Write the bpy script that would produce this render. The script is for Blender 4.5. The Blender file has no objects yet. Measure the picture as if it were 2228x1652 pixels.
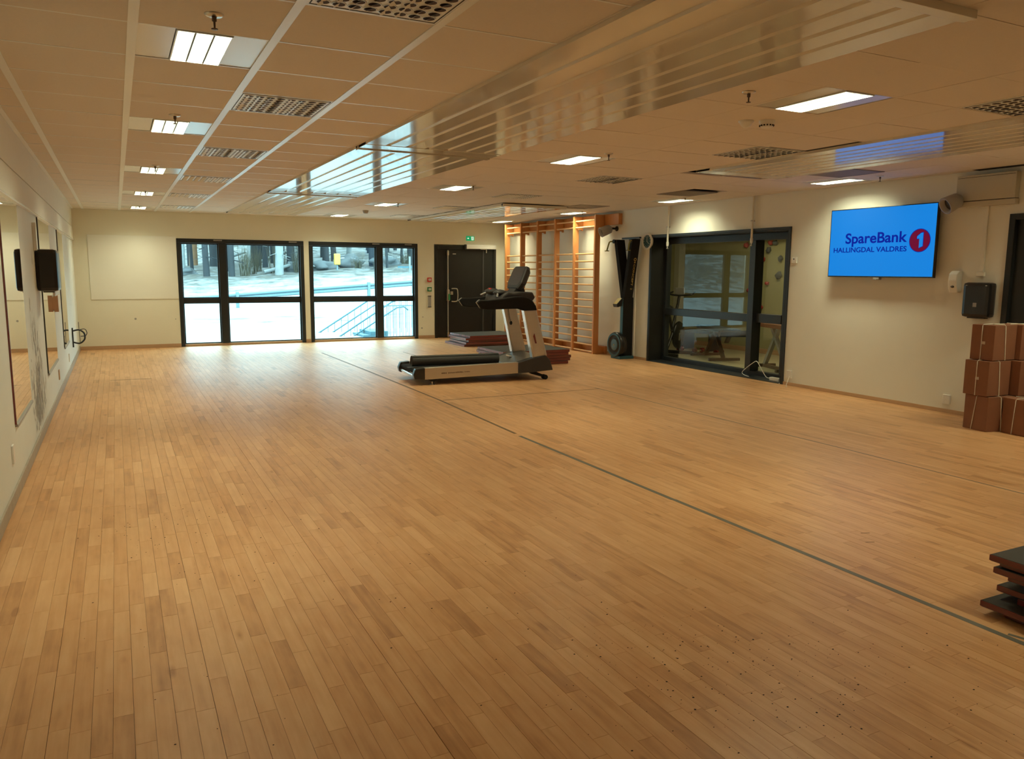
import bpy, bmesh, math, random
from mathutils import Vector, Matrix, noise
random.seed(7)
PI = math.pi
SC = bpy.context.scene
COL = SC.collection
# ------------------------------------------------------------------ constants (metres)
XL, XR, YB, YF, H = -0.676, 8.159, 16.525, -3.2, 2.608
# ------------------------------------------------------------------ camera
cam_d = bpy.data.cameras.new('camera'); cam = bpy.data.objects.new('camera', cam_d); COL.objects.link(cam)
yaw, pitch, roll = .4699, .1394, -.0071
cy, sy = math.cos(yaw), math.sin(yaw)
F = Vector((sy*math.cos(pitch), cy*math.cos(pitch), -math.sin(pitch))); Rr = Vector((cy, -sy, 0)); D = F.cross(Rr)
c_, s_ = math.cos(roll), math.sin(roll)
ax, ay = c_*Rr+s_*D, -(-s_*Rr+c_*D)
cam.matrix_world = Matrix(((ax.x, ay.x, -F.x, 0), (ax.y, ay.y, -F.y, 0), (ax.z, ay.z, -F.z, 1.5325), (0, 0, 0, 1)))
cam_d.sensor_fit = 'HORIZONTAL'; cam_d.sensor_width = 36; cam_d.lens = 36*1686.94/2228
cam_d.clip_start = .05; cam_d.clip_end = 600
SC.camera = cam
# ------------------------------------------------------------------ sky, sun-less winter day
W = bpy.data.worlds.new('overcast_sky'); SC.world = W; W.use_nodes = True
bg = W.node_tree.nodes['Background']
bg.inputs['Color'].default_value = (.56, .95, 1.04, 1); bg.inputs['Strength'].default_value = 9.5
# ------------------------------------------------------------------ exposure
SC.view_settings.view_transform = 'Standard'; SC.view_settings.look = 'None'
SC.view_settings.exposure = 0.0; SC.view_settings.gamma = 1.0; SC.view_settings.use_curve_mapping = False
LAMP_W = 32.5
LAMP_C = (1.0, 1.0, .655)
# portals so that daylight entering through the panes is sampled well
for i, (x0, x1, z0, z1) in enumerate(((1.1, 3.5, .05, 2.1), (3.65, 6.0, .05, 2.1))):
    ld = bpy.data.lights.new('window_portal', 'AREA'); ld.shape = 'RECTANGLE'; ld.size = x1-x0; ld.size_y = z1-z0
    ld.cycles.is_portal = True
    lo = bpy.data.objects.new('window_portal', ld); COL.objects.link(lo)
    lo.location = ((x0+x1)/2, YB+.2, (z0+z1)/2); lo.rotation_euler = (-PI/2, 0, 0)

# ------------------------------------------------------------------ materials
def mat(name, col, rough=.6, metal=0., spec=.5, noise_amt=0., noise_scale=8., bump=0., coat=0., emit=None, emit_s=0., stretch=None, attr=None):
    m = bpy.data.materials.new(name); m.use_nodes = True
    nt = m.node_tree; b = nt.nodes['Principled BSDF']
    b.inputs['Base Color'].default_value = (*col, 1); b.inputs['Roughness'].default_value = rough
    b.inputs['Metallic'].default_value = metal; b.inputs['Specular IOR Level'].default_value = spec
    b.inputs['Coat Weight'].default_value = coat
    if emit: b.inputs['Emission Color'].default_value = (*emit, 1); b.inputs['Emission Strength'].default_value = emit_s
    if noise_amt or bump:
        tc = nt.nodes.new('ShaderNodeTexCoord'); mp = nt.nodes.new('ShaderNodeMapping'); nz = nt.nodes.new('ShaderNodeTexNoise')
        nt.links.new(tc.outputs['Object'], mp.inputs['Vector']); nt.links.new(mp.outputs['Vector'], nz.inputs['Vector'])
        if stretch: mp.inputs['Scale'].default_value = stretch
        nz.inputs['Scale'].default_value = noise_scale; nz.inputs['Detail'].default_value = 5
        if noise_amt:
            mx = nt.nodes.new('ShaderNodeMix'); mx.data_type = 'RGBA'
            d = tuple(max(0, c*(1-noise_amt)) for c in col); l = tuple(min(1, c*(1+noise_amt)) for c in col)
            mx.inputs[6].default_value = (*d, 1); mx.inputs[7].default_value = (*l, 1)
            nt.links.new(nz.outputs['Fac'], mx.inputs[0]); nt.links.new(mx.outputs[2], b.inputs['Base Color'])
        if bump:
            bp = nt.nodes.new('ShaderNodeBump'); bp.inputs['Strength'].default_value = bump; bp.inputs['Distance'].default_value = .01
            nt.links.new(nz.outputs['Fac'], bp.inputs['Height']); nt.links.new(bp.outputs['Normal'], b.inputs['Normal'])
    return m

M = {}
M['wall'] = mat('painted_wall_cream', (.82, .78, .65), .75, noise_amt=.03, noise_scale=3, bump=.03)
M['wall_r'] = mat('painted_wall_white', (.79, .765, .685), .7, noise_amt=.03, noise_scale=3, bump=.03)
M['wall_l'] = mat('painted_wall_daylight_tint', (.78, .81, .78), .65, noise_amt=.04, noise_scale=3, bump=.03)  # cool tint puts the grazing window daylight into the wall colour
M['box_grey'] = mat('greyish_painted_steel', (.55, .51, .42), .6, noise_amt=.02)
M['board'] = mat('painted_board', (.84, .815, .74), .6, noise_amt=.02, noise_scale=2)
M['tile'] = mat('mineral_ceiling_tile', (.74, .67, .60), .9, noise_amt=.04, noise_scale=60, bump=.05)
M['tee'] = mat('white_enamel_runner', (.82, .84, .84), .32, spec=.6)
M['rad'] = mat('glossy_white_steel', (.74, .70, .62), .13, spec=1.0, coat=.4, noise_amt=.02, noise_scale=2, bump=.01)
M['plate'] = mat('satin_white_steel', (.76, .76, .74), .22, spec=.6)
M['black_metal'] = mat('dark_window_frame', (.018, .022, .026), .35, spec=.5, noise_amt=.1, noise_scale=20)
M['door'] = mat('black_door_paint', (.014, .014, .013), .42, spec=.4, noise_amt=.2, noise_scale=5)
M['steel'] = mat('brushed_steel', (.62, .60, .55), .3, metal=1., noise_amt=.05, noise_scale=40)
M['white_pl'] = mat('white_plastic', (.80, .78, .74), .35, noise_amt=.02, noise_scale=10)
M['grey_pl'] = mat('grey_plastic', (.36, .34, .32), .45, noise_amt=.04, noise_scale=15)
M['dark_pl'] = mat('black_plastic', (.014, .013, .013), .3, spec=.5, noise_amt=.1, noise_scale=15)
M['matte_black'] = mat('matte_black_rubber', (.014, .013, .012), .8, spec=.2, noise_amt=.15, noise_scale=30, bump=.05)
M['charcoal'] = mat('charcoal_plastic', (.042, .038, .036), .62, noise_amt=.1, noise_scale=12)
M['hood'] = mat('textured_grey_cover', (.12, .12, .115), .35, noise_amt=.08, noise_scale=25)
M['champ'] = mat('satin_aluminium', (.60, .55, .48), .38, metal=.8, noise_amt=.05, noise_scale=6, stretch=(1, 1, 8))
M['silver'] = mat('polished_aluminium_edge', (.78, .80, .80), .25, metal=.7)
M['skirt'] = mat('light_wood_skirting', (.52, .33, .19), .5, noise_amt=.1, noise_scale=8, stretch=(1, 1, 6))
M['skirt_grey'] = mat('worn_grey_skirting', (.42, .36, .29), .55, noise_amt=.2, noise_scale=12)
M['pine'] = mat('lacquered_beech', (.64, .27, .09), .4, noise_amt=.14, noise_scale=5, stretch=(8, 8, 1))
M['rung'] = mat('light_beech_rung', (.72, .42, .20), .35, noise_amt=.1, noise_scale=9)
M['mat_top'] = mat('black_mat_foam', (.045, .042, .038), .7, noise_amt=.15, noise_scale=40, bump=.05)
M['mat_side'] = mat('dark_red_vinyl', (.16, .016, .014), .22, spec=.9, noise_amt=.15, noise_scale=14)
M['carton'] = mat('brown_cardboard', (.25, .10, .05), .75, noise_amt=.12, noise_scale=6)
M['twine'] = mat('white_packing_twine', (.72, .66, .55), .7, noise_amt=.1, noise_scale=50)
M['label'] = mat('paper_label', (.62, .52, .44), .7, noise_amt=.15, noise_scale=60)
M['red'] = mat('red_plastic', (.55, .025, .02), .4, noise_amt=.05)
M['green'] = mat('green_plastic', (.03, .22, .08), .45, noise_amt=.05)
M['exit_green'] = mat('lit_green_sign', (.0, .25, .1), .4, emit=(.0, .32, .12), emit_s=.7)
M['exit_white'] = mat('lit_white_sign', (.8, .9, .8), .4, emit=(.75, .95, .8), emit_s=.8)
M['louvre'] = mat('grey_satin_louvre', (.10, .105, .10), .5)
M['tape'] = mat('grey_floor_tape', (.14, .13, .105), .5, noise_amt=.12, noise_scale=25)
M['tape_old'] = mat('worn_brown_tape', (.14, .08, .035), .6, noise_amt=.4, noise_scale=30)
M['crumb'] = mat('black_dirt', (.02, .012, .008), .8, noise_amt=.2)
M['void'] = mat('dark_ceiling_void', (.01, .009, .008), .9, noise_amt=.2)
M['grille'] = mat('brown_grey_perforated_steel', (.20, .155, .12), .6, noise_amt=.1, noise_scale=80)
M['noz_in'] = mat('dark_nozzle_hole', (.05, .022, .014), .7, noise_amt=.2)
M['mirror'] = mat('silvered_mirror', (.88, .90, .88), .01, metal=1.)
M['box_wood'] = mat('brown_fibreboard', (.36, .18, .09), .6, noise_amt=.15, noise_scale=12)
M['olive'] = mat('olive_strap', (.28, .24, .05), .5, noise_amt=.1)
M['gold'] = mat('gold_print', (.50, .33, .08), .4, noise_amt=.05)
M['scr_blue'] = mat('lit_screen_blue', (.002, .01, .03), .6, spec=.08, emit=(.008, .225, .72), emit_s=1.0)
M['scr_navy'] = mat('lit_screen_navy', (0, 0, .01), .6, spec=.08, emit=(.0, .012, .30), emit_s=1.0)
M['scr_red'] = mat('lit_screen_crimson', (.01, 0, .002), .6, spec=.08, emit=(.15, .004, .03), emit_s=1.0)
M['bezel'] = mat('black_bezel_gloss', (.008, .008, .016), .15, noise_amt=.05)
M['gym_wall'] = mat('olive_painted_wall', (.40, .38, .20), .8, noise_amt=.05, noise_scale=3)
M['gym_floor'] = mat('beige_vinyl_floor', (.44, .39, .26), .35, noise_amt=.08, noise_scale=4)
M['hold_red'] = mat('red_resin_hold', (.45, .05, .04), .6, noise_amt=.1)
M['hold_grey'] = mat('grey_resin_hold', (.10, .11, .11), .6, noise_amt=.1)
M['navy'] = mat('navy_upholstery', (.03, .06, .10), .3, noise_amt=.1)
M['frame_br'] = mat('dark_bench_frame', (.10, .065, .045), .4, noise_amt=.1)
M['bark'] = mat('grey_pine_bark', (.017, .022, .026), .85, noise_amt=.5, noise_scale=3, stretch=(1, 1, .3))
M['bark_w'] = mat('pale_birch_bark', (.17, .19, .19), .8, noise_amt=.4, noise_scale=3)
M['bark_o'] = mat('orange_pine_bark', (.22, .12, .06), .8, noise_amt=.2, noise_scale=3)
M['needles'] = mat('dark_spruce_needles', (.035, .05, .04), .9, noise_amt=.4, noise_scale=3)
M['rock'] = mat('grey_boulder', (.07, .08, .085), .85, noise_amt=.35, noise_scale=1.5, bump=.3)
M['bush'] = mat('bare_brown_twigs', (.06, .055, .035), .9, noise_amt=.4, noise_scale=5)
M['galv'] = mat('galvanised_steel', (.10, .16, .18), .5, metal=.2, noise_amt=.08, noise_scale=3)
M['rail_dark'] = mat('painted_stair_rail', (.03, .10, .13), .5, noise_amt=.1)
M['marker'] = mat('yellow_marker_plastic', (.40, .26, .05), .6, noise_amt=.1, noise_scale=3)
M['hut_red'] = mat('red_timber', (.25, .05, .035), .8, noise_amt=.1)
M['snow'] = mat('fresh_snow', (.40, .42, .42), .8, noise_amt=.03)
M['smear'] = mat('dark_scuffed_paint', (.40, .40, .39), .8, noise_amt=.5, noise_scale=14, stretch=(1, 3, .6))

def glass_mat(name, tint, gl=.04):
    m = bpy.data.materials.new(name); m.use_nodes = True; nt = m.node_tree
    nt.nodes.remove(nt.nodes['Principled BSDF']); out = nt.nodes['Material Output']
    t = nt.nodes.new('ShaderNodeBsdfTransparent'); t.inputs['Color'].default_value = (*tint, 1)
    g = nt.nodes.new('ShaderNodeBsdfGlossy'); g.inputs['Roughness'].default_value = gl; g.inputs['Color'].default_value = (1, 1, 1, 1)
    f = nt.nodes.new('ShaderNodeFresnel'); ge = nt.nodes.new('ShaderNodeNewGeometry'); mr = nt.nodes.new('ShaderNodeMapRange')
    mr.inputs['To Min'].default_value = 1.5; mr.inputs['To Max'].default_value = 1/1.5
    nt.links.new(ge.outputs['Backfacing'], mr.inputs['Value']); nt.links.new(mr.outputs[0], f.inputs['IOR'])
    mx = nt.nodes.new('ShaderNodeMixShader')
    nt.links.new(f.outputs[0], mx.inputs[0]); nt.links.new(t.outputs[0], mx.inputs[1]); nt.links.new(g.outputs[0], mx.inputs[2]); nt.links.new(mx.outputs[0], out.inputs[0])
    return m
M['glass'] = glass_mat('clear_window_glass', (.95, .98, .98), 0.0)
M['glass_in'] = glass_mat('clear_partition_glass', (.86, .92, .86), 0.0)

def floor_mat():
    m = bpy.data.materials.new('maple_strip_floor'); m.use_nodes = True; nt = m.node_tree; N = nt.nodes; L = nt.links
    b = N['Principled BSDF']
    at = N.new('ShaderNodeAttribute'); at.attribute_name = 'tone'
    tc = N.new('ShaderNodeNewGeometry')
    mp = N.new('ShaderNodeMapping'); mp.inputs['Scale'].default_value = (38, 1.6, 1)
    off = N.new('ShaderNodeVectorMath'); off.operation = 'ADD'
    L.new(tc.outputs['Position'], off.inputs[0])
    sc2 = N.new('ShaderNodeVectorMath'); sc2.operation = 'SCALE'; sc2.inputs['Scale'].default_value = 13.0
    L.new(at.outputs['Color'], sc2.inputs[0]); L.new(sc2.outputs[0], off.inputs[1])
    L.new(off.outputs[0], mp.inputs['Vector'])
    nz = N.new('ShaderNodeTexNoise'); nz.inputs['Scale'].default_value = 1.0; nz.inputs['Detail'].default_value = 4; L.new(mp.outputs[0], nz.inputs['Vector'])
    mp2 = N.new('ShaderNodeMapping'); mp2.inputs['Scale'].default_value = (16, 5, 1); L.new(off.outputs[0], mp2.inputs['Vector'])
    nz2 = N.new('ShaderNodeTexNoise'); nz2.inputs['Scale'].default_value = 1.0; nz2.inputs['Detail'].default_value = 3; L.new(mp2.outputs[0], nz2.inputs['Vector'])
    # knots and mineral streaks
    mp3 = N.new('ShaderNodeMapping'); mp3.inputs['Scale'].default_value = (7, 1.9, 1); L.new(tc.outputs['Position'], mp3.inputs['Vector'])
    vo = N.new('ShaderNodeTexVoronoi'); vo.inputs['Scale'].default_value = 1.0; L.new(mp3.outputs[0], vo.inputs['Vector'])
    kr = N.new('ShaderNodeMapRange'); kr.inputs['From Min'].default_value = .0; kr.inputs['From Max'].default_value = .13
    kr.inputs['To Min'].default_value = 1; kr.inputs['To Max'].default_value = 0; L.new(vo.outputs['Distance'], kr.inputs['Value'])
    kn = N.new('ShaderNodeMath'); kn.operation = 'MULTIPLY'; L.new(kr.outputs[0], kn.inputs[0])
    sepc = N.new('ShaderNodeSeparateColor'); L.new(vo.outputs['Color'], sepc.inputs[0])
    gt = N.new('ShaderNodeMath'); gt.operation = 'GREATER_THAN'; gt.inputs[1].default_value = .5; L.new(sepc.outputs[0], gt.inputs[0]); L.new(gt.outputs[0], kn.inputs[1])
    r1 = N.new('ShaderNodeValToRGB')
    r1.color_ramp.elements[0].position = .0; r1.color_ramp.elements[0].color = (.42, .20, .08, 1)
    r1.color_ramp.elements[1].position = 1.; r1.color_ramp.elements[1].color = (.74, .44, .225, 1)
    e = r1.color_ramp.elements.new(.45); e.color = (.62, .325, .145, 1)
    sep = N.new('ShaderNodeSeparateColor'); L.new(at.outputs['Color'], sep.inputs[0])
    # value = tone + grain
    def math2(op, a, bb):
        n = N.new('ShaderNodeMath'); n.operation = op
        for i, v in enumerate((a, bb)):
            if isinstance(v, (int, float)): n.inputs[i].default_value = v
            else: L.new(v, n.inputs[i])
        return n.outputs[0]
    g1 = math2('MULTIPLY', math2('SUBTRACT', nz.outputs['Fac'], .5), .9)
    g2 = math2('MULTIPLY', math2('SUBTRACT', nz2.outputs['Fac'], .5), .9)
    v = math2('ADD', math2('ADD', sep.outputs[0], g1), g2)
    v = math2('SUBTRACT', v, math2('MULTIPLY', kn.outputs[0], .8))
    L.new(v, r1.inputs['Fac']); L.new(r1.outputs[0], b.inputs['Base Color'])
    rr = N.new('ShaderNodeMapRange'); rr.inputs['To Min'].default_value = .30; rr.inputs['To Max'].default_value = .46
    L.new(nz2.outputs['Fac'], rr.inputs['Value']); L.new(rr.outputs[0], b.inputs['Roughness'])
    b.inputs['Specular IOR Level'].default_value = .5
    return m
M['floor'] = floor_mat()
M['floor_gap'] = mat('dark_floor_joint', (.05, .025, .012), .8, noise_amt=.2)

def ground_mat():
    m = bpy.data.materials.new('winter_ground'); m.use_nodes = True; nt = m.node_tree; N = nt.nodes; L = nt.links
    b = N['Principled BSDF']; b.inputs['Roughness'].default_value = .9
    g = N.new('ShaderNodeNewGeometry'); sp = N.new('ShaderNodeSeparateXYZ'); L.new(g.outputs['Position'], sp.inputs[0])
    nz = N.new('ShaderNodeTexNoise'); nz.inputs['Scale'].default_value = .9; nz.inputs['Detail'].default_value = 8; nz.inputs['Roughness'].default_value = .7
    L.new(g.outputs['Position'], nz.inputs['Vector'])
    # grass/undergrowth share rises with distance: field (snow) -> wood floor (brown, twigs)
    mr = N.new('ShaderNodeValToRGB'); cr = mr.color_ramp
    ys = [(0, .40), (20/120, .30), (27/120, .38), (31/120, .47), (34/120, .10), (42/120, .10), (44/120, .34), (50/120, .44), (57/120, .62), (80/120, .54)]+[(1, .46)]
    dv = N.new('ShaderNodeMath'); dv.operation = 'DIVIDE'; dv.inputs[1].default_value = 120; L.new(sp.outputs['Y'], dv.inputs[0]); L.new(dv.outputs[0], mr.inputs['Fac'])
    cr.elements[0].position = 0; cr.elements[0].color = (ys[0][1],)*3+(1,); cr.elements[1].position = 1; cr.elements[1].color = (ys[-1][1],)*3+(1,)
    for p, v in ys[1:-1]:
        e = cr.elements.new(p); e.color = (v, v, v, 1)
    su = N.new('ShaderNodeMath'); su.operation = 'SUBTRACT'; L.new(mr.outputs[0], su.inputs[0]); 
    nn = N.new('ShaderNodeMath'); nn.operation = 'MULTIPLY'; nn.inputs[1].default_value = 1.0; L.new(nz.outputs['Fac'], nn.inputs[0]); L.new(nn.outputs[0], su.inputs[1])
    ra = N.new('ShaderNodeMapRange'); ra.inputs['From Min'].default_value = -.12; ra.inputs['From Max'].default_value = .12; L.new(su.outputs[0], ra.inputs['Value'])
    nz2 = N.new('ShaderNodeTexNoise'); nz2.inputs['Scale'].default_value = 1.6; nz2.inputs['Detail'].default_value = 6; L.new(g.outputs['Position'], nz2.inputs['Vector'])
    veg = N.new('ShaderNodeValToRGB'); veg.color_ramp.elements[0].position = .3; veg.color_ramp.elements[0].color = (.020, .022, .022, 1)
    veg.color_ramp.elements[1].position = .75; veg.color_ramp.elements[1].color = (.095, .085, .066, 1); L.new(nz2.outputs['Fac'], veg.inputs['Fac'])
    mx = N.new('ShaderNodeMix'); mx.data_type = 'RGBA'; mx.inputs[6].default_value = (.225, .24, .24, 1)
    L.new(ra.outputs[0], mx.inputs[0]); L.new(veg.outputs[0], mx.inputs[7]); L.new(mx.outputs[2], b.inputs['Base Color'])
    return m
M['ground'] = ground_mat()

# ------------------------------------------------------------------ mesh helpers
class MB:
    """collects shapes into one mesh; faces carry a material slot index"""
    def __init__(s): s.v = []; s.f = []; s.mi = []; s.sm = []; s.tone = []
    def add(s, vs, fs, mi=0, smooth=False, tone=None):
        o = len(s.v); s.v += [tuple(p) for p in vs]
        for q in fs: s.f.append(tuple(o+i for i in q)); s.mi.append(mi); s.sm.append(smooth); s.tone.append(tone)
        return s
    def box(s, x0, x1, y0, y1, z0, z1, mi=0, bev=0.):
        if x0 > x1: x0, x1 = x1, x0
        if y0 > y1: y0, y1 = y1, y0
        if z0 > z1: z0, z1 = z1, z0
        if bev:
            b = min(bev, (x1-x0)*.49, (y1-y0)*.49, (z1-z0)*.49)
            bm = bmesh.new(); bmesh.ops.create_cube(bm, size=1)
            for v in bm.verts: v.co = Vector(((x0+x1)/2+v.co.x*(x1-x0), (y0+y1)/2+v.co.y*(y1-y0), (z0+z1)/2+v.co.z*(z1-z0)))
            bmesh.ops.bevel(bm, geom=list(bm.edges), offset=b, segments=2, affect='EDGES', profile=.6)
            s.frombm(bm, mi); return s
        vs = [(x0, y0, z0), (x1, y0, z0), (x1, y1, z0), (x0, y1, z0), (x0, y0, z1), (x1, y0, z1), (x1, y1, z1), (x0, y1, z1)]
        return s.add(vs, [(0, 3, 2, 1), (4, 5, 6, 7), (0, 1, 5, 4), (1, 2, 6, 5), (2, 3, 7, 6), (3, 0, 4, 7)], mi)
    def frombm(s, bm, mi=0, smooth=False):
        bm.verts.index_update()
        s.add([v.co[:] for v in bm.verts], [[v.index for v in f.verts] for f in bm.faces], mi, smooth); bm.free(); return s
    def prism(s, prof, a0, a1, axis='y', mi=0, bev=0.):
        """profile (p,q) extruded along an axis: 'y' -> (x,z), 'x' -> (y,z), 'z' -> (x,y)"""
        def P(p, q, a): return {'y': (p, a, q), 'x': (a, p, q), 'z': (p, q, a)}[axis]
        n = len(prof); bm = bmesh.new()
        A = [bm.verts.new(P(p, q, a0)) for p, q in prof]; B = [bm.verts.new(P(p, q, a1)) for p, q in prof]
        bm.faces.new(A); bm.faces.new(B[::-1])
        for i in range(n): bm.faces.new((A[i], B[i], B[(i+1) % n], A[(i+1) % n]))
        bmesh.ops.recalc_face_normals(bm, faces=bm.faces)
        if bev: bmesh.ops.bevel(bm, geom=list(bm.edges), offset=bev, segments=2, affect='EDGES', profile=.6)
        return s.frombm(bm, mi)
    def cyl(s, p0, p1, r0, r1=None, n=16, mi=0, smooth=True, caps=True):
        r1 = r0 if r1 is None else r1
        p0 = Vector(p0); p1 = Vector(p1); d = (p1-p0).normalized()
        a = d.orthogonal().normalized(); b = d.cross(a)
        vs = []
        for p, r in ((p0, r0), (p1, r1)):
            for i in range(n): t = 2*PI*i/n; vs.append(p+(a*math.cos(t)+b*math.sin(t))*r)
        s.add(vs, [(i, (i+1) % n, n+(i+1) % n, n+i) for i in range(n)], mi, smooth)
        if caps: s.add(vs[:n], [tuple(range(n))[::-1]], mi); s.add(vs[n:], [tuple(range(n))], mi)
        return s
    def lathe(s, c, axis, prof, n=24, mi=0, smooth=True):
        """prof: list of (distance along axis, radius)"""
        c = Vector(c); d = Vector(axis).normalized(); a = d.orthogonal().normalized(); b = d.cross(a)
        vs = []
        for h, r in prof:
            for i in range(n): t = 2*PI*i/n; vs.append(c+d*h+(a*math.cos(t)+b*math.sin(t))*max(r, 1e-4))
        fs = [(k*n+i, k*n+(i+1) % n, (k+1)*n+(i+1) % n, (k+1)*n+i) for k in range(len(prof)-1) for i in range(n)]
        return s.add(vs, fs, mi, smooth)
    def tube(s, pts, r, n=8, mi=0):
        pts = [Vector(p) for p in pts]; vs = []; up = None
        for k, p in enumerate(pts):
            d = ((pts[min(k+1, len(pts)-1)]-pts[max(k-1, 0)])).normalized()
            if up is None: up = d.orthogonal().normalized()
            up = (up-d*up.dot(d)).normalized(); b = d.cross(up)
            rr = r[k] if isinstance(r, (list, tuple)) else r
            for i in range(n): t = 2*PI*i/n; vs.append(p+(up*math.cos(t)+b*math.sin(t))*rr)
        fs = [(k*n+i, k*n+(i+1) % n, (k+1)*n+(i+1) % n, (k+1)*n+i) for k in range(len(pts)-1) for i in range(n)]
        s.add(vs, fs, mi, True); m = len(vs)
        s.add(vs[:n], [tuple(range(n))[::-1]], mi); s.add(vs[m-n:], [tuple(range(n))], mi); return s
    def blob(s, c, r, seed=0, amt=.25, sub=2, mi=0):
        bm = bmesh.new(); bmesh.ops.create_icosphere(bm, subdivisions=sub, radius=1)
        for v in bm.verts:
            k = 1+amt*noise.noise(v.co*1.7+Vector((seed*3.1, seed, 0)))*2
            v.co = Vector((c[0]+v.co.x*r[0]*k, c[1]+v.co.y*r[1]*k, c[2]+v.co.z*r[2]*k))
        return s.frombm(bm, mi, True)
    def build(s, name, mats, parent=None, loc=None, **kw):
        me = bpy.data.meshes.new(name); me.from_pydata(s.v, [], s.f)
        if not isinstance(mats, (list, tuple)): mats = [mats]
        for m in mats: me.materials.append(m)
        me.polygons.foreach_set('material_index', s.mi); me.polygons.foreach_set('use_smooth', s.sm)
        if any(t is not None for t in s.tone):
            ca = me.color_attributes.new('tone', 'FLOAT_COLOR', 'CORNER'); buf = []
            for p, t in zip(me.polygons, s.tone):
                for _ in range(p.loop_total): buf += [*(t or (.5, .5, .5)), 1]
            ca.data.foreach_set('color', buf)
        me.update()
        return link(name, me, parent, loc, **kw)
def link(name, me, parent=None, loc=None, **kw):
    o = bpy.data.objects.new(name, me); COL.objects.link(o)
    if parent is not None: o.parent = parent
    if loc is not None: o.location = loc
    for k, v in kw.items(): o[k] = v
    return o
def spl(pts, n=8):
    """Catmull-Rom through points"""
    P = [Vector(p) for p in pts]; P = [P[0]*2-P[1]]+P+[P[-1]*2-P[-2]]; out = []
    for i in range(1, len(P)-2):
        for k in range(n):
            t = k/n; a, b, c, d = P[i-1], P[i], P[i+1], P[i+2]
            out.append(.5*((2*b)+(-a+c)*t+(2*a-5*b+4*c-d)*t*t+(-a+3*b-3*c+d)*t**3))
    return out+[P[-2]]
def thing(name, label, cat, loc=(0, 0, 0), rz=0., group=None):
    o = bpy.data.objects.new(name, None); COL.objects.link(o); o.location = loc; o.rotation_euler = (0, 0, rz)
    o.empty_display_size = .1; o['label'] = label; o['category'] = cat
    if group: o['group'] = group
    return o
def tag(o, label, cat, group=None):
    o['label'] = label; o['category'] = cat
    if group: o['group'] = group
    return o
def struct(o, label=None):
    o['kind'] = 'structure'
    if label: o['label'] = label
    return o
def copy_tree(o, parent=None):
    c = o.copy(); COL.objects.link(c)
    if parent is not None: c.parent = parent
    for ch in list(o.children): copy_tree(ch, c)
    return c
def text_mesh(txt, size, extr, bold=0., shear=0., sx=1.):
    cu = bpy.data.curves.new('t', 'FONT'); cu.body = txt; cu.size = size; cu.extrude = extr; cu.offset = bold; cu.shear = shear
    ob = bpy.data.objects.new('t', cu); COL.objects.link(ob)
    bpy.context.view_layer.update()
    me = bpy.data.meshes.new_from_object(ob.evaluated_get(bpy.context.evaluated_depsgraph_get()))
    bpy.data.objects.remove(ob); bpy.data.curves.remove(cu)
    return me
def fit_text(name, txt, m, parent, O, U, V, w, h, bold=0., extr=.0006):
    """lettering whose box has corner O, width w along U and cap height h along V"""
    me = text_mesh(txt, 1, .001, bold)
    xs = [v.co.x for v in me.vertices]; ys = [v.co.y for v in me.vertices]
    x0, x1 = min(xs), max(xs); cap = .70 if txt else 1
    O, U, V = Vector(O), Vector(U), Vector(V); Nn = U.cross(V)
    for v in me.vertices: v.co = O+U*((v.co.x-x0)/(x1-x0)*w)+V*(v.co.y/cap*h)+Nn*(v.co.z/.001*extr)
    me.materials.clear(); me.materials.append(m); me.update()
    return link(name, me, parent)

# ================================================================== FLOOR
fl = struct(MB().box(XL-.3, XR+.45, YF-.3, YB+.3, -.09, -.004).build('floor', M['floor_gap']), 'pale maple strip floor, worn and specked with dirt')
def proj(p):
    v = Vector(p)-Vector((0, 0, 1.5325)); z = v.dot(F); return (1114+1686.94*v.dot(ax)/z, 826-1686.94*v.dot(ay)/z, z)
PW, SWd = .1285, .06425
staves = []
x = -.158-PW*5
ri = 0
while x < XR+.2:
    seam = random.choice((.0003, .0006, .0006, .001, .0016, .0024))
    for k in range(2):
        xa, xb = x+k*SWd, x+(k+1)*SWd
        ga = seam/2 if k == 0 else .0001; gb = .0001
        y = YF-random.random()*.5
        while y < YB+.15:
            ln = random.choice((.32, .4, .46, .52, .6)); y2 = min(y+ln, YB+.16)
            X0 = max(xa+ga, XL-.02); X1 = min(xb-gb, XR+.32 if (7.8 < y < 10.85) else XR+.01)
            if X1 > X0+.004 and y2 > YF: staves.append((X0, X1, y+.0002, y2-.0002))
            y = y2
    x += PW; ri += 1
def stave_px(s):
    cxm, cym = (s[0]+s[1])/2, (s[2]+s[3])/2
    X, Y, Z = proj((cxm, cym, 0))
    if Z < .3 or not (-20 < X < 2248 and 0 < Y < 1672): return 0
    return (1.53/Z)*((s[1]-s[0])*(s[3]-s[2]))/Z/Z
def stave_mb(mb, s):
    r = random.random(); t = .55+.11*random.gauss(0, 1); t = max(.05, min(1, t))
    if random.random() < .03: t = .25
    tn = (t, random.random(), random.random()); x0, x1, y0, y1 = s; b = .0004; z = random.uniform(-.0002, 0)
    vs = [(x0, y0, -.004), (x1, y0, -.004), (x1, y1, -.004), (x0, y1, -.004), (x0+b, y0+b, z), (x1-b, y0+b, z), (x1-b, y1-b, z), (x0+b, y1-b, z)]
    mb.add(vs, [(4, 5, 6, 7), (0, 1, 5, 4), (1, 2, 6, 5), (2, 3, 7, 6), (3, 0, 4, 7)], 0, False, tn)
staves.sort(key=stave_px, reverse=True)
for s in staves[:300]:
    mb = MB(); stave_mb(mb, s); mb.build('floor_strip', M['floor'], fl)
mb = MB()
for s in staves[300:]: stave_mb(mb, s)
mb.build('floor_strips', M['floor'], fl, kind='stuff')

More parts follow.
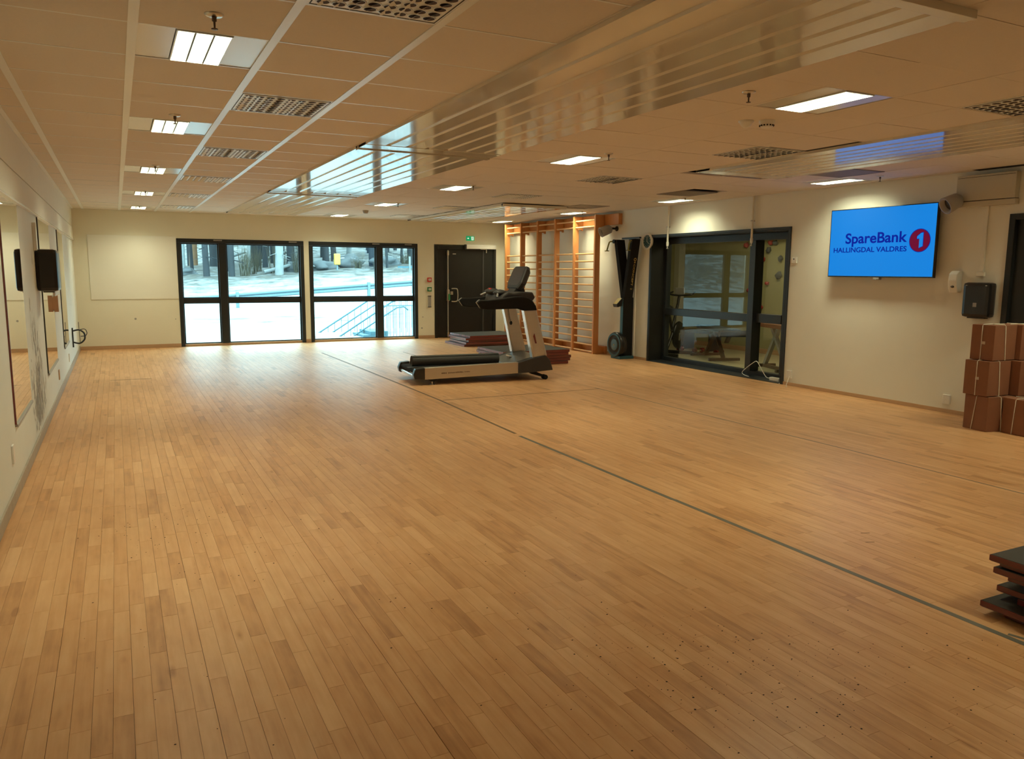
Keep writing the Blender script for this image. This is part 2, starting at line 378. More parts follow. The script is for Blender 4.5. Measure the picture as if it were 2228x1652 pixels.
# ================================================================== WALLS
w1 = (1.08, 3.514); w2 = (3.62, 6.014); wz = 2.11; dx = (6.41, 7.946); dz = 2.085
mb = MB()
T = .28
mb.box(XL-T, w1[0], YB, YB+T, -.09, H+.15); mb.box(w1[1], w2[0], YB, YB+T, -.09, wz); mb.box(w2[1], dx[0], YB, YB+T, -.09, wz)
mb.box(dx[1], XR+T, YB, YB+T, -.09, wz); mb.box(w1[0], XR+T, YB, YB+T, wz, H+.15)
mb.box(w1[0], w1[1], YB, YB+T, -.3, -.005); mb.box(w2[0], w2[1], YB, YB+T, -.3, -.005); mb.box(dx[0], dx[1], YB+.12, YB+T, -.3, wz)
struct(mb.build('wall_back', M['wall']), 'cream painted end wall with two windows and a black door')
wl = struct(MB().box(XL-T, XL, YF-T, YB, -.09, H+.15).build('wall_left', M['wall_l']), 'white painted wall hung with tall mirrors')
# upper fascia of the left wall: sits a little proud above the mirrors, with an open joint
MB().box(XL, XL+.018, YF, YB, 2.275, H, bev=.003).build('upper_fascia', M['wall_r'], wl)
MB().box(XL, XL+.018, YF, YB, 2.045, 2.267, bev=.003).build('lower_fascia', M['wall_r'], wl)
MB().box(XL, XL+.03, YF, YB, 2.028, 2.045, bev=.003).build('mirror_ledge', M['plate'], wl)
# scuffed patch between the first two mirrors
mb = MB()
rs = random.Random(3)
for i in range(230):
    y = rs.gauss(8.12, .26); z = .12+abs(rs.gauss(0, .42)); l = rs.uniform(.01, .11)*rs.uniform(.5, 1.3); wd = rs.uniform(.004, .03)
    if 7.45 < y < 8.9 and z-l > .1:
        n_ = 9; ph = rs.random()*6; vs = []
        for k in range(n_):
            a_ = 2*PI*k/n_; q = rs.uniform(.45, 1.2); vs.append((XL+.0008+i*2e-6, y+wd*q*math.cos(a_)+.25*l*math.sin(a_)*math.sin(ph), z+l*q*math.sin(a_)))
        mb.add(vs, [tuple(range(n_))])
mb.build('scuff_marks', M['smear'], wl, kind='stuff')
oy = (7.80, 10.855); gdy = (3.86, 4.882)
mb = MB()
mb.box(XR, XR+T, YF-T, gdy[0], -.09, H+.15); mb.box(XR, XR+T, gdy[1], oy[0], -.09, H+.15); mb.box(XR, XR+T, oy[1], YB, -.09, H+.15)
mb.box(XR, XR+T, gdy[0], gdy[1], 2.14, H+.15); mb.box(XR, XR+T, oy[0], oy[1], 2.12, H+.15); mb.box(XR+.1, XR+T, gdy[0], gdy[1], -.09, 2.14)
struct(mb.build('wall_right', M['wall_r']), 'white painted wall with a screen, a wide inner window and wall bars')
struct(MB().box(XL-T, XR+T, YF-T, YF, -.09, H+.15).build('wall_front', M['wall_r']))
struct(MB().box(XL-.0, w1[0], YB-.012, YB, 0, .07, bev=.003).box(w2[1]+.0, dx[0], YB-.012, YB, 0, .07, bev=.003).box(w1[1]+.0, w2[0], YB-.012, YB, 0, .07, bev=.003).build('baseboard_back', M['skirt']))
struct(MB().box(XL, XL+.014, YF, YB-.012, 0, .085, bev=.004).build('baseboard_left', M['skirt_grey']))
struct(MB().box(XR-.012, XR, gdy[1], oy[0]-.0, 0, .045, bev=.003).box(XR-.012, XR, oy[1], YB-.012, 0, .045, bev=.003).build('baseboard_right', M['skirt']))
bd = MB().box(-.432, 1.078, YB-.012, YB, .945, 2.142, bev=.003).build('wall_panel', M['board'])
tag(bd, 'large blank cream board mounted on the end wall left of the windows', 'board')
mb = MB()
for (px, pz, r) in ((.293, .569, .02), (6.102, .237, .02), (6.126, .485, .014), (1.0, .55, .01)):
    mb.cyl((px, YB-.0015, pz), (px, YB+.001, pz), r, n=9)
mb.build('chipped_spots', M['grey_pl'], bpy.data.objects['wall_back'], kind='stuff')

# ================================================================== BACK WINDOWS
def back_window(n, x0, x1, xm, label):
    r = bpy.data.objects.new('window_%d' % n, None); COL.objects.link(r); r['kind'] = 'structure'; r['label'] = label
    r.location = (0, 0, 0); z0, z1 = .0, wz; y0, y1 = YB-.01, YB+.16; t = .075
    MB().box(x0, x1, y0, y1, z1-.085, z1, bev=.006).box(x0, x0+t, y0, y1, z0, z1-.085, bev=.006).box(x1-t, x1, y0, y1, z0, z1-.085, bev=.006).build('window_frame', M['black_metal'], r)
    MB().box(x0+t, x1-t, y0+.03, y1, z0, .045, bev=.005).build('window_sill', M['skirt'], r)
    MB().box(xm-.072, xm+.072, y0+.02, y1, .045, z1-.085, bev=.006).build('mullion', M['black_metal'], r)
    MB().box(x0+t, xm-.072, y0+.05, y1-.02, .865, .945, bev=.006).build('transom', M['black_metal'], r)
    MB().box(xm+.072, x1-t, y0+.05, y1-.02, .865, .945, bev=.006).build('transom', M['black_metal'], r)
    for a, b in ((x0+t, xm-.072), (xm+.072, x1-t)):
        for c, d in ((.045, .865), (.945, z1-.085)):
            s = .022
            MB().box(a, a+s, y0+.07, y0+.1, c, d).box(b-s, b, y0+.07, y0+.1, c, d).box(a+s, b-s, y0+.07, y0+.1, c, c+s).box(a+s, b-s, y0+.07, y0+.1, d-s, d).build('glazing_bead', M['black_metal'], r)
            MB().add([(a+s, y0+.09, c+s), (b-s, y0+.09, c+s), (b-s, y0+.09, d-s), (a+s, y0+.09, d-s)], [(0, 1, 2, 3)]).build('pane', M['glass'], r)
    for xx in (xm-.16, x1-.3): MB().box(xx, xx+.16, y0-.012, y0+.002, z1-.035, z1-.015, bev=.003).build('trickle_vent', M['grey_pl'], r)
back_window(1, w1[0], w1[1], 1.918, 'wide dark-framed window, left of the pair in the end wall')
back_window(2, w2[0], w2[1], 5.14, 'wide dark-framed window, right of the pair beside the black door')

# ================================================================== BACK DOOR
d1 = bpy.data.objects.new('door_1', None); COL.objects.link(d1); d1['kind'] = 'structure'; d1['label'] = 'black double-leaf exit door in the end wall'
MB().box(dx[0], dx[0]+.07, YB-.012, YB+.11, 0, dz, bev=.004).box(dx[1]-.07, dx[1], YB-.012, YB+.11, 0, dz, bev=.004).box(dx[0]+.07, dx[1]-.07, YB-.012, YB+.11, dz-.085, dz, bev=.004).build('door_frame', M['door'], d1)
MB().box(dx[0]+.07, 6.745, YB+.02, YB+.08, .012, dz-.085, bev=.004).build('narrow_leaf', M['door'], d1)
dl = MB().box(6.755, dx[1]-.07, YB+.01, YB+.07, .012, dz-.085, bev=.004).build('door_leaf', M['door'], d1)
MB().box(7.60, 7.64, YB-.006, YB+.012, .03, dz-.1, bev=.004).build('cover_strip', M['charcoal'], dl)
MB().box(6.86, 6.94, YB+.0, YB+.012, 1.89, 1.915, bev=.002).build('small_plate', M['grey_pl'], dl)
rod = MB().cyl((6.727, YB-.03, .02), (6.727, YB-.03, 1.985), .013, n=12).build('bolt_rod', M['steel'], d1)
MB().box(6.697, 6.757, YB-.06, YB+.02, .84, 1.10, bev=.012).build('lock_case', M['steel'], rod)
MB().box(6.722, 6.765, YB-.075, YB-.05, .86, 1.0, bev=.008).build('lever', M['green'], rod)
for z in (.03, 1.87): MB().box(6.705, 6.75, YB-.045, YB+.02, z, z+.1, bev=.008).build('rod_guide', M['steel'], rod)
MB().tube(spl([(6.83, YB+.0, 1.118), (6.90, YB-.05, 1.12), (6.945, YB-.06, 1.10), (6.957, YB-.06, 1.0), (6.957, YB-.06, .93), (6.945, YB-.06, .85), (6.90, YB-.05, .828), (6.83, YB+.0, .828)], 5), .013).build('door_handle', M['steel'], dl)
MB().box(6.80, 6.865, YB-.004, YB+.014, .98, 1.055, bev=.006).cyl((6.832, YB-.016, 1.018), (6.832, YB, 1.018), .018, n=14).build('lock_plate', M['steel'], dl)
cl = thing('door_closer', 'long white automatic door opener box above the black door', 'door closer', (7.54, YB, 2.02))
MB().box(-.37, .37, -.09, -.013, 0, .095, bev=.01).build('housing', M['white_pl'], cl)
MB().box(-.405, -.372, -.08, -.013, -.01, .1, bev=.004).build('end_cap', M['charcoal'], cl)
MB().box(.13, .15, -.05, -.03, -.085, .0).box(.0, .15, -.045, -.035, -.012, -.002).build('arm', M['steel'], cl)
# exit sign
ex = thing('exit_sign', 'small green and white running-man exit sign above the door', 'sign', (7.287, YB, 2.207))
MB().box(-.098, .098, -.03, 0, 0, .102, bev=.004).build('sign_body', M['exit_green'], ex)
MB().box(.022, .078, -.0315, -.03, .012, .09).build('door_symbol', M['exit_white'], ex)
mb = MB().cyl((.05, -.0335, .078), (.05, -.0315, .078), .008, n=10)
for a, b, wd in (((.05, .068), (.044, .046), .006), ((.044, .046), (.058, .03), .004), ((.058, .03), (.056, .016), .004), ((.044, .046), (.034, .028), .004), ((.034, .028), (.024, .028), .004), ((.05, .064), (.064, .055), .003), ((.05, .064), (.036, .055), .003)):
    mb.cyl((a[0], -.0325, a[1]), (b[0], -.0325, b[1]), wd, n=6)
mb.build('running_man', M['exit_green'], ex)
mb = MB().prism([(-.06, .035), (-.035, .052), (-.06, .07)], -.0325, -.03, 'y').box(-.085, -.058, -.0325, -.03, .047, .057)
mb.build('arrow', M['exit_white'], ex)
# call points by the door
def callpoint(name, zc, m, label):
    t = thing(name, label, 'call point', (6.284, YB, zc-.048))
    MB().box(-.048, .048, -.04, 0, 0, .096, bev=.006).build('housing', m, t)
    MB().box(-.03, .03, -.043, -.04, .026, .072, bev=.003).build('glass_plate', M['white_pl'], t)
    MB().cyl((0, -.046, .049), (0, -.043, .049), .010, n=12).build('push_dot', m, t)
callpoint('fire_alarm', 1.32, M['red'], 'small red fire alarm call point left of the black door')
callpoint('door_release', 1.107, M['green'], 'small green door release box under the red call point')
t = thing('card_reader', 'slim grey vertical reader strip below the green box', 'reader', (6.284, YB, .70))
MB().box(-.035, .035, -.025, 0, .015, .245, bev=.006).build('body', M['grey_pl'], t)
for z in (0, .245): MB().box(-.04, .04, -.028, 0, z, z+.015, bev=.003).build('end_cap', M['charcoal'], t)

# ================================================================== MIRRORS (left wall)
for i, (a, b, lb) in enumerate(((6.22, 7.34, 'tall wall mirror with dark edge, nearest of the three'), (9.16, 10.62, 'tall wall mirror, middle of three, behind the black dispenser'), (12.05, 13.20, 'tall wall mirror, farthest of three, near the corner'))):
    t = thing('wall_mirror', lb, 'mirror', (XL, a, .46), 0)
    MB().box(0, .008, 0, b-a, 0, 1.568).build('mirror_glass', [M['mirror']], t)
    MB().box(0, .012, -.012, 0, 0, 1.568).build('edge_trim', M['mat_side'] if i == 0 else M['charcoal'], t)
    MB().box(0, .018, 0, b-a, -.02, 0, bev=.003).build('bottom_ledge', M['grey_pl'], t)
# black dispenser on the left wall
def dispenser(loc, rz, w, d, h, label):
    t = thing('towel_dispenser', label, 'dispenser', loc, rz)
    MB().box(-w/2, w/2, -d, 0, 0, h, bev=.035).build('cover', M['dark_pl'], t)
    MB().box(-w*.32, w*.32, -d*.75, -d*.25, -.012, .006).build('paper_slot', M['charcoal'], t)
    for sx in (-1, 1): MB().blob((sx*w*.36, -d+.004, h-.032), (.012, .006, .006), amt=0).build('lock_stud', M['white_pl'], t)
    MB().box(-.02, .02, -d-.002, -d+.004, h*.30, h*.42, bev=.003).build('level_window', M['grey_pl'], t)
    return t
ld = dispenser((XL, 8.85, 1.305), PI/2, .36, .185, .40, 'black rounded paper towel dispenser on the mirror wall')
MB().box(-.04, .12, -.14, -.12, -.05, .0).build('paper_towel', M['white_pl'], ld)
t = MB().box(XL, XL+.03, 8.62, 8.66, 1.69, 1.95, bev=.004).build('cable_trunk', M['plate']); tag(t, 'short grey cable trunk above the dispenser on the mirror wall', 'trunking')
t = thing('wall_box', 'small brown wooden box on the mirror wall below the dispenser', 'box', (XL, 10.50, 1.02))
MB().box(.015, .06, 0, .01, 0, .19, bev=.002).build('side_board', M['box_wood'], t)
MB().box(.015, .06, .01, .40, 0, .19, bev=.004).build('box_body', M['board'], t)
MB().box(0, .015, 0, .40, .02, .17).build('back_board', M['box_wood'], t)
# pull-up hoop near the corner
t = thing('wall_hoop', 'black D-shaped metal hoop bracket on the left wall near the corner', 'bracket', (XL, 14.2, .33))
MB().box(.0, .02, -.02, .02, -.06, .25, bev=.003).build('back_plate', M['dark_pl'], t)
MB().tube(spl([(.01, 0, .02), (.10, 0, .0), (.165, 0, .05), (.18, 0, .11), (.165, 0, .17), (.10, 0, .215), (.01, 0, .20)], 6), .013).build('hoop', M['dark_pl'], t)
MB().tube(spl([(.10, .02, .215), (.18, .03, .225), (.21, .03, .17), (.19, .03, .12), (.12, .02, .11)], 6), .006).tube([(.11, .02, .0), (.10, .02, .34)], .004).build('cable', M['dark_pl'], t)
for i, (y, z, m) in enumerate(((12.95, .17, 'white_pl'), (10.68, .20, 'box_wood'), (5.95, .25, 'white_pl'))):
    t = MB().box(XL, XL+.012, y-.04, y+.04, z, z+.12, bev=.003).build('wall_outlet', M[m if m != 'box_wood' else 'skirt']); tag(t, ('blank white socket plate low on the far left wall', 'small tan cover plate low on the mirror wall', 'blank white socket plate low on the near left wall')[i], 'socket')

# ================================================================== CEILING
GX = [-.475-.605, -.475, .13, .735, 1.34, 1.945, 2.55, 3.155, 3.76, 4.365, 4.97, 5.575, 6.18, 6.785, 7.39, 7.995, 8.6]
GY = [3.978+.6*i for i in range(-13, 22)]
ce = struct(MB().box(XL, XR, YF, YB, H+.12, H+.2).build('ceiling', M['void']), 'suspended ceiling of brownish square tiles')
lampsL = [(.13, y) for y in (3.978, 6.378, 9.378, 12.378, 15.378)]+[(3.76, y) for y in (.378, 3.378, 6.378, 9.378, 12.378, 15.378)]+[(7.39, y) for y in (.378, 3.378, 6.378, 9.378, 12.378, 15.378)]  # lights out of view at the near row ends are added to brighten the floor
ventsL = [(.735, y) for y in (2.778, 5.178, 7.578, 9.978, 12.378, 14.778)]+[(4.97, y) for y in (2.778, 5.178, 7.578, 9.978, 12.378, 14.778)]
grillL = [(6.785, y) for y in (5.778, 8.378-.0, 10.978)]
busy = set()
def ky(y): return round((y-3.978)/.6)
def kx(x): return min(range(len(GX)), key=lambda i: abs(GX[i]-x))
for x, y in lampsL+ventsL+grillL: busy.add((kx(x), ky(y)))
radA = (1.95, 3.225); radB = (5.585, 6.77)
tiles = []
for i in range(len(GX)-1):
    for j, y in enumerate(GY):
        x0, x1 = max(GX[i], XL+.0), min(GX[i+1], XR); y0, y1 = max(y, YF), min(y+.6, YB)
        if x1-x0 < .03 or y1-y0 < .03: continue
        if (i, ky(y)) in busy: continue
        if i in (5, 6) and y0 > 2.1 and y0 < 15.9: continue
        if i == 7 and False: continue
        if i in (11, 12) and ((2.0 < y0 < 6.7) or (11.2 < y0 < 15.9)): continue
        tiles.append((x0, x1, y0, y1))
def tpx(s):
    X, Y, Z = proj(((s[0]+s[1])/2, (s[2]+s[3])/2, H)); 
    return 0 if (Z < .5 or not (-60 < X < 2290 and -60 < Y < 1700)) else 1/Z**3
tiles.sort(key=tpx, reverse=True)
shared = {}
mbr = MB()
for k, (x0, x1, y0, y1) in enumerate(tiles):
    g = .007
    if k < 300:
        key = (round(x1-x0, 3), round(y1-y0, 3))
        if key not in shared:
            m2 = MB().prism([(g, 0), (key[0]-g, 0), (key[0]-g, .016), (g, .016)], g, key[1]-g, 'y')
            o = m2.build('ceiling_tile', M['tile'], ce, (x0, y0, H)); shared[key] = o.data
        else: o = link('ceiling_tile', shared[key], ce, (x0, y0, H))
        o.location.z = H+random.uniform(-.0015, .0015)
    else: mbr.box(x0+g, x1-g, y0+g, y1-g, H, H+.016)
mbr.build('ceiling_tiles', M['tile'], ce, kind='stuff')
for a, b, c, d in ((8.03, 8.155, 4.15, 5.25), (5.52, 5.57, 4.60, 5.18), (5.1, 5.56, 5.155, 5.17)):
    MB().box(a, b, c, d, H-.002, H).build('open_joint', M['void'], ce)
# runners
for i, gx in enumerate(GX[1:-1]):
    w = .021 if gx < 1.5 else .010
    if 1.96 < gx < 3.1: 
        MB().box(gx-w, gx+w, YF, 2.25, H-.002, H+.03).build('ceiling_runner', M['tee'], ce); continue
    MB().box(gx-w, gx+w, YF, YB, H-.004 if gx < 1.5 else H-.001, H+.03).build('ceiling_runner', M['tee'] if gx < 1.5 else M['tile'], ce)
for j, gy in enumerate(GY):
    if gy < YF or gy > YB: continue
    MB().box(XL, 1.945, gy-.007, gy+.007, H-.0012, H+.02).build('cross_tee', M['tee'], ce)
    if not (2.1 < gy < 15.95): MB().box(1.945, 3.2, gy-.007, gy+.007, H-.001, H+.02).build('cross_tee', M['tile'], ce)
    MB().box(3.2, XR, gy-.006, gy+.006, H+.001, H+.02).build('cross_tee', M['tile'], ce)
MB().box(XL+.018, XL+.05, YF, YB, H-.006, H+.02).build('edge_angle', M['tee'], ce)

# radiant panels
def radiant(x0, x1, segs, z, label, group=None):
    t = thing('radiant_panel', label, 'ceiling panel', (x0, segs[0][0], z))
    w = x1-x0
    for a, b in segs:
        n = 7; pr = []
        e = .10; step = (w-2*e)/(n-1)
        # profiled sheet: flat bands with raised grooves
        prof = [(0, .035), (0, 0)]
        for k in range(n-1):
            c = e+step*(k+.5)
            prof += [(c-.022, 0), (c-.014, .012), (c+.014, .012), (c+.022, 0)]
        prof += [(w, 0), (w, .035)]
        vs = []; fs = []
        for yy in (a, b): vs += [(p, yy-segs[0][0], q) for p, q in prof]
        L_ = len(prof); fs = [(i, i+1, L_+i+1, L_+i) for i in range(L_-1)]
        MB().add(vs, fs, 0).build('panel_sheet', M['rad'], t)
        # pressed cover at each end
        MB().box(0, w, a-segs[0][0]-.012, a-segs[0][0]+.05, -.012 if True else 0, .03, bev=.002).build('end_cover', M['skirt'] if False else M['rad'], t)
        MB().box(0, w, b-segs[0][0]-.22, b-segs[0][0], -.003, .02, bev=.002).build('end_cover', M['rad'], t)
    return t
radiant(radA[0], radA[1], ((2.155, 6.82), (6.86, 11.37), (11.41, 15.93)), H-.022, 'long glossy ribbed metal heating panel running down the middle of the ceiling')
radiant(radB[0], radB[1], ((2.05, 6.70),), H-.022, 'ribbed metal heating panel in the ceiling nearer the screen wall')
radiant(radB[0]-.02, radB[1]-.02, ((11.33, 15.88),), H-.045, 'ribbed metal heating panel in the ceiling above the wall bars')

# lamps
lamp0 = None
def make_lamp(loc):
    t = thing('ceiling_light', '', 'ceiling light', loc)
    cxl = .3025; hw = .122
    for a, b in ((.02, cxl-hw-.004), (cxl+hw+.004, .585)):
        MB().box(a, b, .012, .588, .002, .012).build('side_plate', M['plate'], t)
    MB().box(cxl-hw, cxl-hw+.006, .012, .588, -.006, .08).box(cxl+hw-.006, cxl+hw, .012, .588, -.006, .08).box(cxl-hw, cxl+hw, .012, .018, -.006, .08).box(cxl-hw, cxl+hw, .582, .588, -.006, .08).build('lamp_frame', M['plate'], t)
    bl = MB()
    for k in (1, 2): bl.box(cxl-hw+.0813*k-.004, cxl-hw+.0813*k+.004, .018, .582, -.004, .018)
    for k in range(1, 21): bl.box(cxl-hw+.006, cxl+hw-.006, .018+k*.0268-.0008, .018+k*.0268+.0008, .001, .015)
    bl.build('louvre', M['louvre'], t)
    ld = bpy.data.lights.new('tube_light', 'AREA'); ld.shape = 'RECTANGLE'; ld.size = .225; ld.size_y = .555
    ld.energy = LAMP_W; ld.color = LAMP_C; ld.spread = math.radians(172)
    lo = bpy.data.objects.new('tube_light', ld); COL.objects.link(lo); lo.parent = t; lo.location = (cxl, .3, .028); 
    MB().box(cxl-hw+.006, cxl+hw-.006, .018, .582, .035, .04).build('reflector', M['plate'], t)
    return t
LN = {.13: 'row along the mirror wall', 3.76: 'middle row', 7.39: 'row by the screen wall'}
od = ['nearest', 'second', 'third', 'fourth', 'fifth', 'sixth']
vis = {.13: [3.978, 6.378, 9.378, 12.378, 15.378], 3.76: [3.378, 6.378, 9.378, 12.378, 15.378], 7.39: [6.378, 9.378, 12.378, 15.378]}
for i, (x, y) in enumerate(lampsL):
    if lamp0 is None: o = lamp0 = make_lamp((x, y, H))
    else: o = copy_tree(lamp0); o.location = (x, y, H)
    if y in vis[x]: o['label'] = 'lit three-tube louvre ceiling light, %s visible one in the %s' % (od[vis[x].index(y)], LN[x])
    else: o['label'] = 'unseen louvre ceiling light added to brighten the room, %s' % LN[x]
    o['group'] = 'louvre ceiling lights'
# vents
noz_me = None
def nozzle_mb(mb, cx_, cy_, k):
    # bowl-shaped opening with a tilted disc inside
    n = 12
    mb.lathe((cx_, cy_, .0), (0, 0, 1), [(0, .031), (-.003, .030), (-.003, .026), (.012, .022)], n, 0)
    mb.add([(cx_+.026*math.cos(2*PI*i/n), cy_+.026*math.sin(2*PI*i/n), -.0024) for i in range(n)], [tuple(range(n))[::-1]], 1)
    # half-open disc
    m_ = n//2+1
    a0 = .9 if k else -.4
    vs = [(cx_+.024*math.cos(a0+PI*i/(m_-1)), cy_+.024*math.sin(a0+PI*i/(m_-1)), -.012*math.sin(PI*i/(m_-1))-.004) for i in range(m_)]
    mb.add(vs, [tuple(range(m_))[::-1]], 0)
def make_vent(loc, single):
    t = thing('air_diffuser', '', 'vent', loc)
    mb = MB().box(.02, .585, .012, .588, -.002, .010).build('face_plate', M['tee'], t)
    MB().box(.03, .575, .022, .026, -.004, -.001).box(.03, .575, .574, .578, -.004, -.001).box(.03, .034, .026, .574, -.004, -.001).box(.571, .575, .026, .574, -.004, -.001).build('plate_groove', M['charcoal'], t)
    global noz_me
    big = MB()
    for i in range(8):
        for j in range(8):
            X, Y = .075+i*.065, .072+j*.065
            if single:
                if noz_me is None:
                    m3 = MB(); nozzle_mb(m3, 0, 0, 1); o = m3.build('nozzle', [M['tee'], M['noz_in']], t, (X, Y, -.002)); noz_me = o.data
                else: o = link('nozzle', noz_me, t, (X, Y, -.002))
                o.rotation_euler = (0, 0, .3*(i % 4)+.4*random.random())
            else: nozzle_mb(big, X, Y, (i//4) % 2)
    if not single: big.build('nozzles', [M['tee'], M['noz_in']], t, (0, 0, -.002), kind='stuff')
    return t
vn = None; vf = None
for i, (x, y) in enumerate(ventsL):
    if y < 8:
        if vn is None: o = vn = make_vent((x, y, H), True)
        else: o = copy_tree(vn); o.location = (x, y, H)
    else:
        if vf is None: o = vf = make_vent((x, y, H), False)
        else: o = copy_tree(vf); o.location = (x, y, H)
    o['label'] = 'white square air diffuser with rows of nozzles, %s of the %s row' % (od[i % 6], 'left' if x < 2 else 'right'); o['group'] = 'ceiling air diffusers'
for i, (x, y) in enumerate(grillL):
    t = thing('exhaust_grille', 'plain brown-grey perforated square ceiling grille, %s of three' % ('nearest', 'middle', 'farthest')[i], 'grille', (x, y, H), 0, 'brown ceiling grilles')
    MB().box(.015, .59, .01, .59, -.004, .008).build('perforated_plate', M['grille'], t)
    MB().box(.012, .593, .007, .013, -.006, .008).box(.012, .593, .587, .593, -.006, .008).box(.012, .018, .013, .587, -.006, .008).box(.587, .593, .013, .587, -.006, .008).build('frame', M['grille'], t)
# sprinklers
spk = None
for i, (x, y, lb) in enumerate(((.437, 3.69, 'nearest on the left'), (.437, 6.155, 'second on the left'), (.437, 9.21, 'third on the left'), (.437, 12.25, 'fourth on the left'), (.437, 15.2, 'fifth on the left, by the end wall'),
        (3.457, 3.69, 'beside the nearest middle light'), (4.11, 6.16, 'in the middle row, second'), (4.12, 9.24, 'in the middle row, third'), (4.15, 12.3, 'in the middle row, fourth'), (7.66, 6.06, 'nearest by the screen wall'), (7.45, 9.15, 'by the inner window'), (7.6, 12.2, 'by the wall bars'))):
    if spk is None:
        spk = thing('sprinkler', '', 'sprinkler', (x, y, H))
        MB().lathe((0, 0, 0), (0, 0, -1), [(0, .04), (.004, .04), (.010, .032), (.012, .012)], 20).build('ceiling_rose', M['steel'], spk)
        MB().lathe((0, 0, 0), (0, 0, -1), [(.008, .010), (.03, .010), (.032, .005), (.058, .004), (.060, .014), (.063, .014), (.064, .001)], 12).build('sprinkler_head', M['frame_br'], spk); o = spk
    else: o = copy_tree(spk); o.location = (x, y, H)
    o['label'] = 'small ceiling sprinkler head, '+lb; o['group'] = 'sprinkler heads'
t = thing('smoke_detector', 'round white smoke detector with dark slots, right of the dome beacon', 'smoke detector', (4.21, 4.30, H))
MB().lathe((0, 0, 0), (0, 0, -1), [(0, .055), (.018, .055), (.022, .05), (.045, .043), (.05, .036), (.052, 0)], 24).build('housing', M['white_pl'], t)
mb = MB()
for k in range(14): a = 2*PI*k/14; mb.box(-.004, .004, -.002, .002, -.044, -.030); 
mb = MB()
for k in range(14):
    a = 2*PI*k/14; c, s = math.cos(a), math.sin(a); r = .0475
    mb.box(c*r-.004, c*r+.004, s*r-.004, s*r+.004, -.042, -.032)
mb.build('vent_slots', M['dark_pl'], t)
t = thing('dome_beacon', 'small white dome next to the slotted smoke detector', 'beacon', (4.09, 4.38, H))
MB().lathe((0, 0, 0), (0, 0, -1), [(0, .05), (.012, .05), (.02, .044), (.04, .03), (.05, .012), (.052, 0)], 24).build('dome', M['white_pl'], t)
MB().lathe((0, 0, 0), (0, 0, -1), [(0, .054), (.01, .054), (.012, .048)], 24).build('base_ring', M['white_pl'], t)
t = thing('smoke_detector', 'single white smoke detector on the ceiling near the end windows', 'smoke detector', (4.15, 14.15, H))
MB().lathe((0, 0, 0), (0, 0, -1), [(0, .055), (.018, .055), (.022, .05), (.05, .043), (.055, .03), (.058, 0)], 20).build('housing', M['grey_pl'], t)

# ================================================================== RIGHT INNER WINDOW (window_3)
XG = 8.48
r = bpy.data.objects.new('window_3', None); COL.objects.link(r); r['kind'] = 'structure'; r['label'] = 'wide black-framed inner window looking into the exercise room'
MB().box(XR-.015, XG+.05, oy[0], oy[0]+.02, 0, 2.12, bev=.003).box(XR-.015, XG+.05, oy[1]-.02, oy[1], 0, 2.12, bev=.003).box(XR-.015, XG+.05, oy[0]+.02, oy[1]-.02, 2.10, 2.12, bev=.003).build('reveal_lining', M['door'], r)
MB().box(XR-.02, XR+.0, oy[0]-.03, oy[0], 0, 2.15, bev=.003).box(XR-.02, XR, oy[1], oy[1]+.03, 0, 2.15, bev=.003).box(XR-.02, XR, oy[0], oy[1], 2.12, 2.15, bev=.003).build('casing', M['black_metal'], r)
fy0, fy1 = oy[0]+.02, oy[1]-.02
MB().box(XG-.05, XG+.05, fy0, fy1, 0, .075, bev=.006).box(XG-.05, XG+.05, fy0, fy1, 2.0, 2.10, bev=.006).box(XG-.05, XG+.05, fy0, 8.13, .075, 2.0, bev=.006).box(XG-.05, XG+.05, 10.78, fy1, .075, 2.0, bev=.006).build('window_frame', M['black_metal'], r)
MB().box(XG-.12, XG+.05, 8.63, 8.745, .075, 2.0, bev=.006).build('mullion', M['black_metal'], r)
MB().box(XG-.06, XG+.05, 8.745, 10.78, .80, .915, bev=.006).build('transom', M['black_metal'], r)
MB().box(XG-.06, XG+.05, 8.13, 8.63, .80, .93, bev=.006).build('transom', M['black_metal'], r)
MB().box(XR-.01, XG-.05, fy0, fy1, -.003, .012, bev=.003).build('threshold', M['black_metal'], r)
for a, b in ((8.13, 8.63), (8.745, 10.78)):
    for c, d in ((.075, .80), (.92, 2.0)): MB().add([(XG, a, c), (XG, b, c), (XG, b, d), (XG, a, d)], [(0, 1, 2, 3)]).build('pane', M['glass_in'], r)

# exercise room behind the glass
GXW, GYW = 10.97, 13.56
struct(MB().box(XR+T, GXW, 6.0, GYW, -.09, 0).build('floor_side_room', M['gym_floor']))
cw = struct(MB().box(GXW, GXW+.2, 5.8, GYW+.2, -.09, H).build('wall_side_room_far', M['gym_wall']), 'olive climbing wall of the side room')
struct(MB().box(XR+T, GXW, GYW, GYW+.2, -.09, H).build('wall_side_room_end', M['gym_wall']))
struct(MB().box(XR+T, GXW, 5.8, 6.0, -.09, H).build('wall_side_room_near', M['gym_wall']))
struct(MB().box(XR+T, GXW+.2, 5.8, GYW+.2, H, H+.1).build('ceiling_side_room', M['wall']))
struct(MB().box(GXW-.02, GXW, 6.0, GYW, 0, .09, bev=.003).build('baseboard_side_room', M['skirt']))
struct(MB().box(GXW-.16, GXW, GYW-.16, GYW, 0, H-.0, bev=.005).build('trim_1', M['board']), 'pale corner pilaster')
struct(MB().box(GXW-.3, GXW, 6.0, GYW-.16, 2.2, H, bev=.005).build('trim_2', M['gym_wall']), 'dropped beam along the climbing wall')
ld = bpy.data.lights.new('side_room_light', 'AREA'); ld.shape = 'RECTANGLE'; ld.size = .6; ld.size_y = 2.4; ld.energy = 26; ld.color = (1, .86, .55)
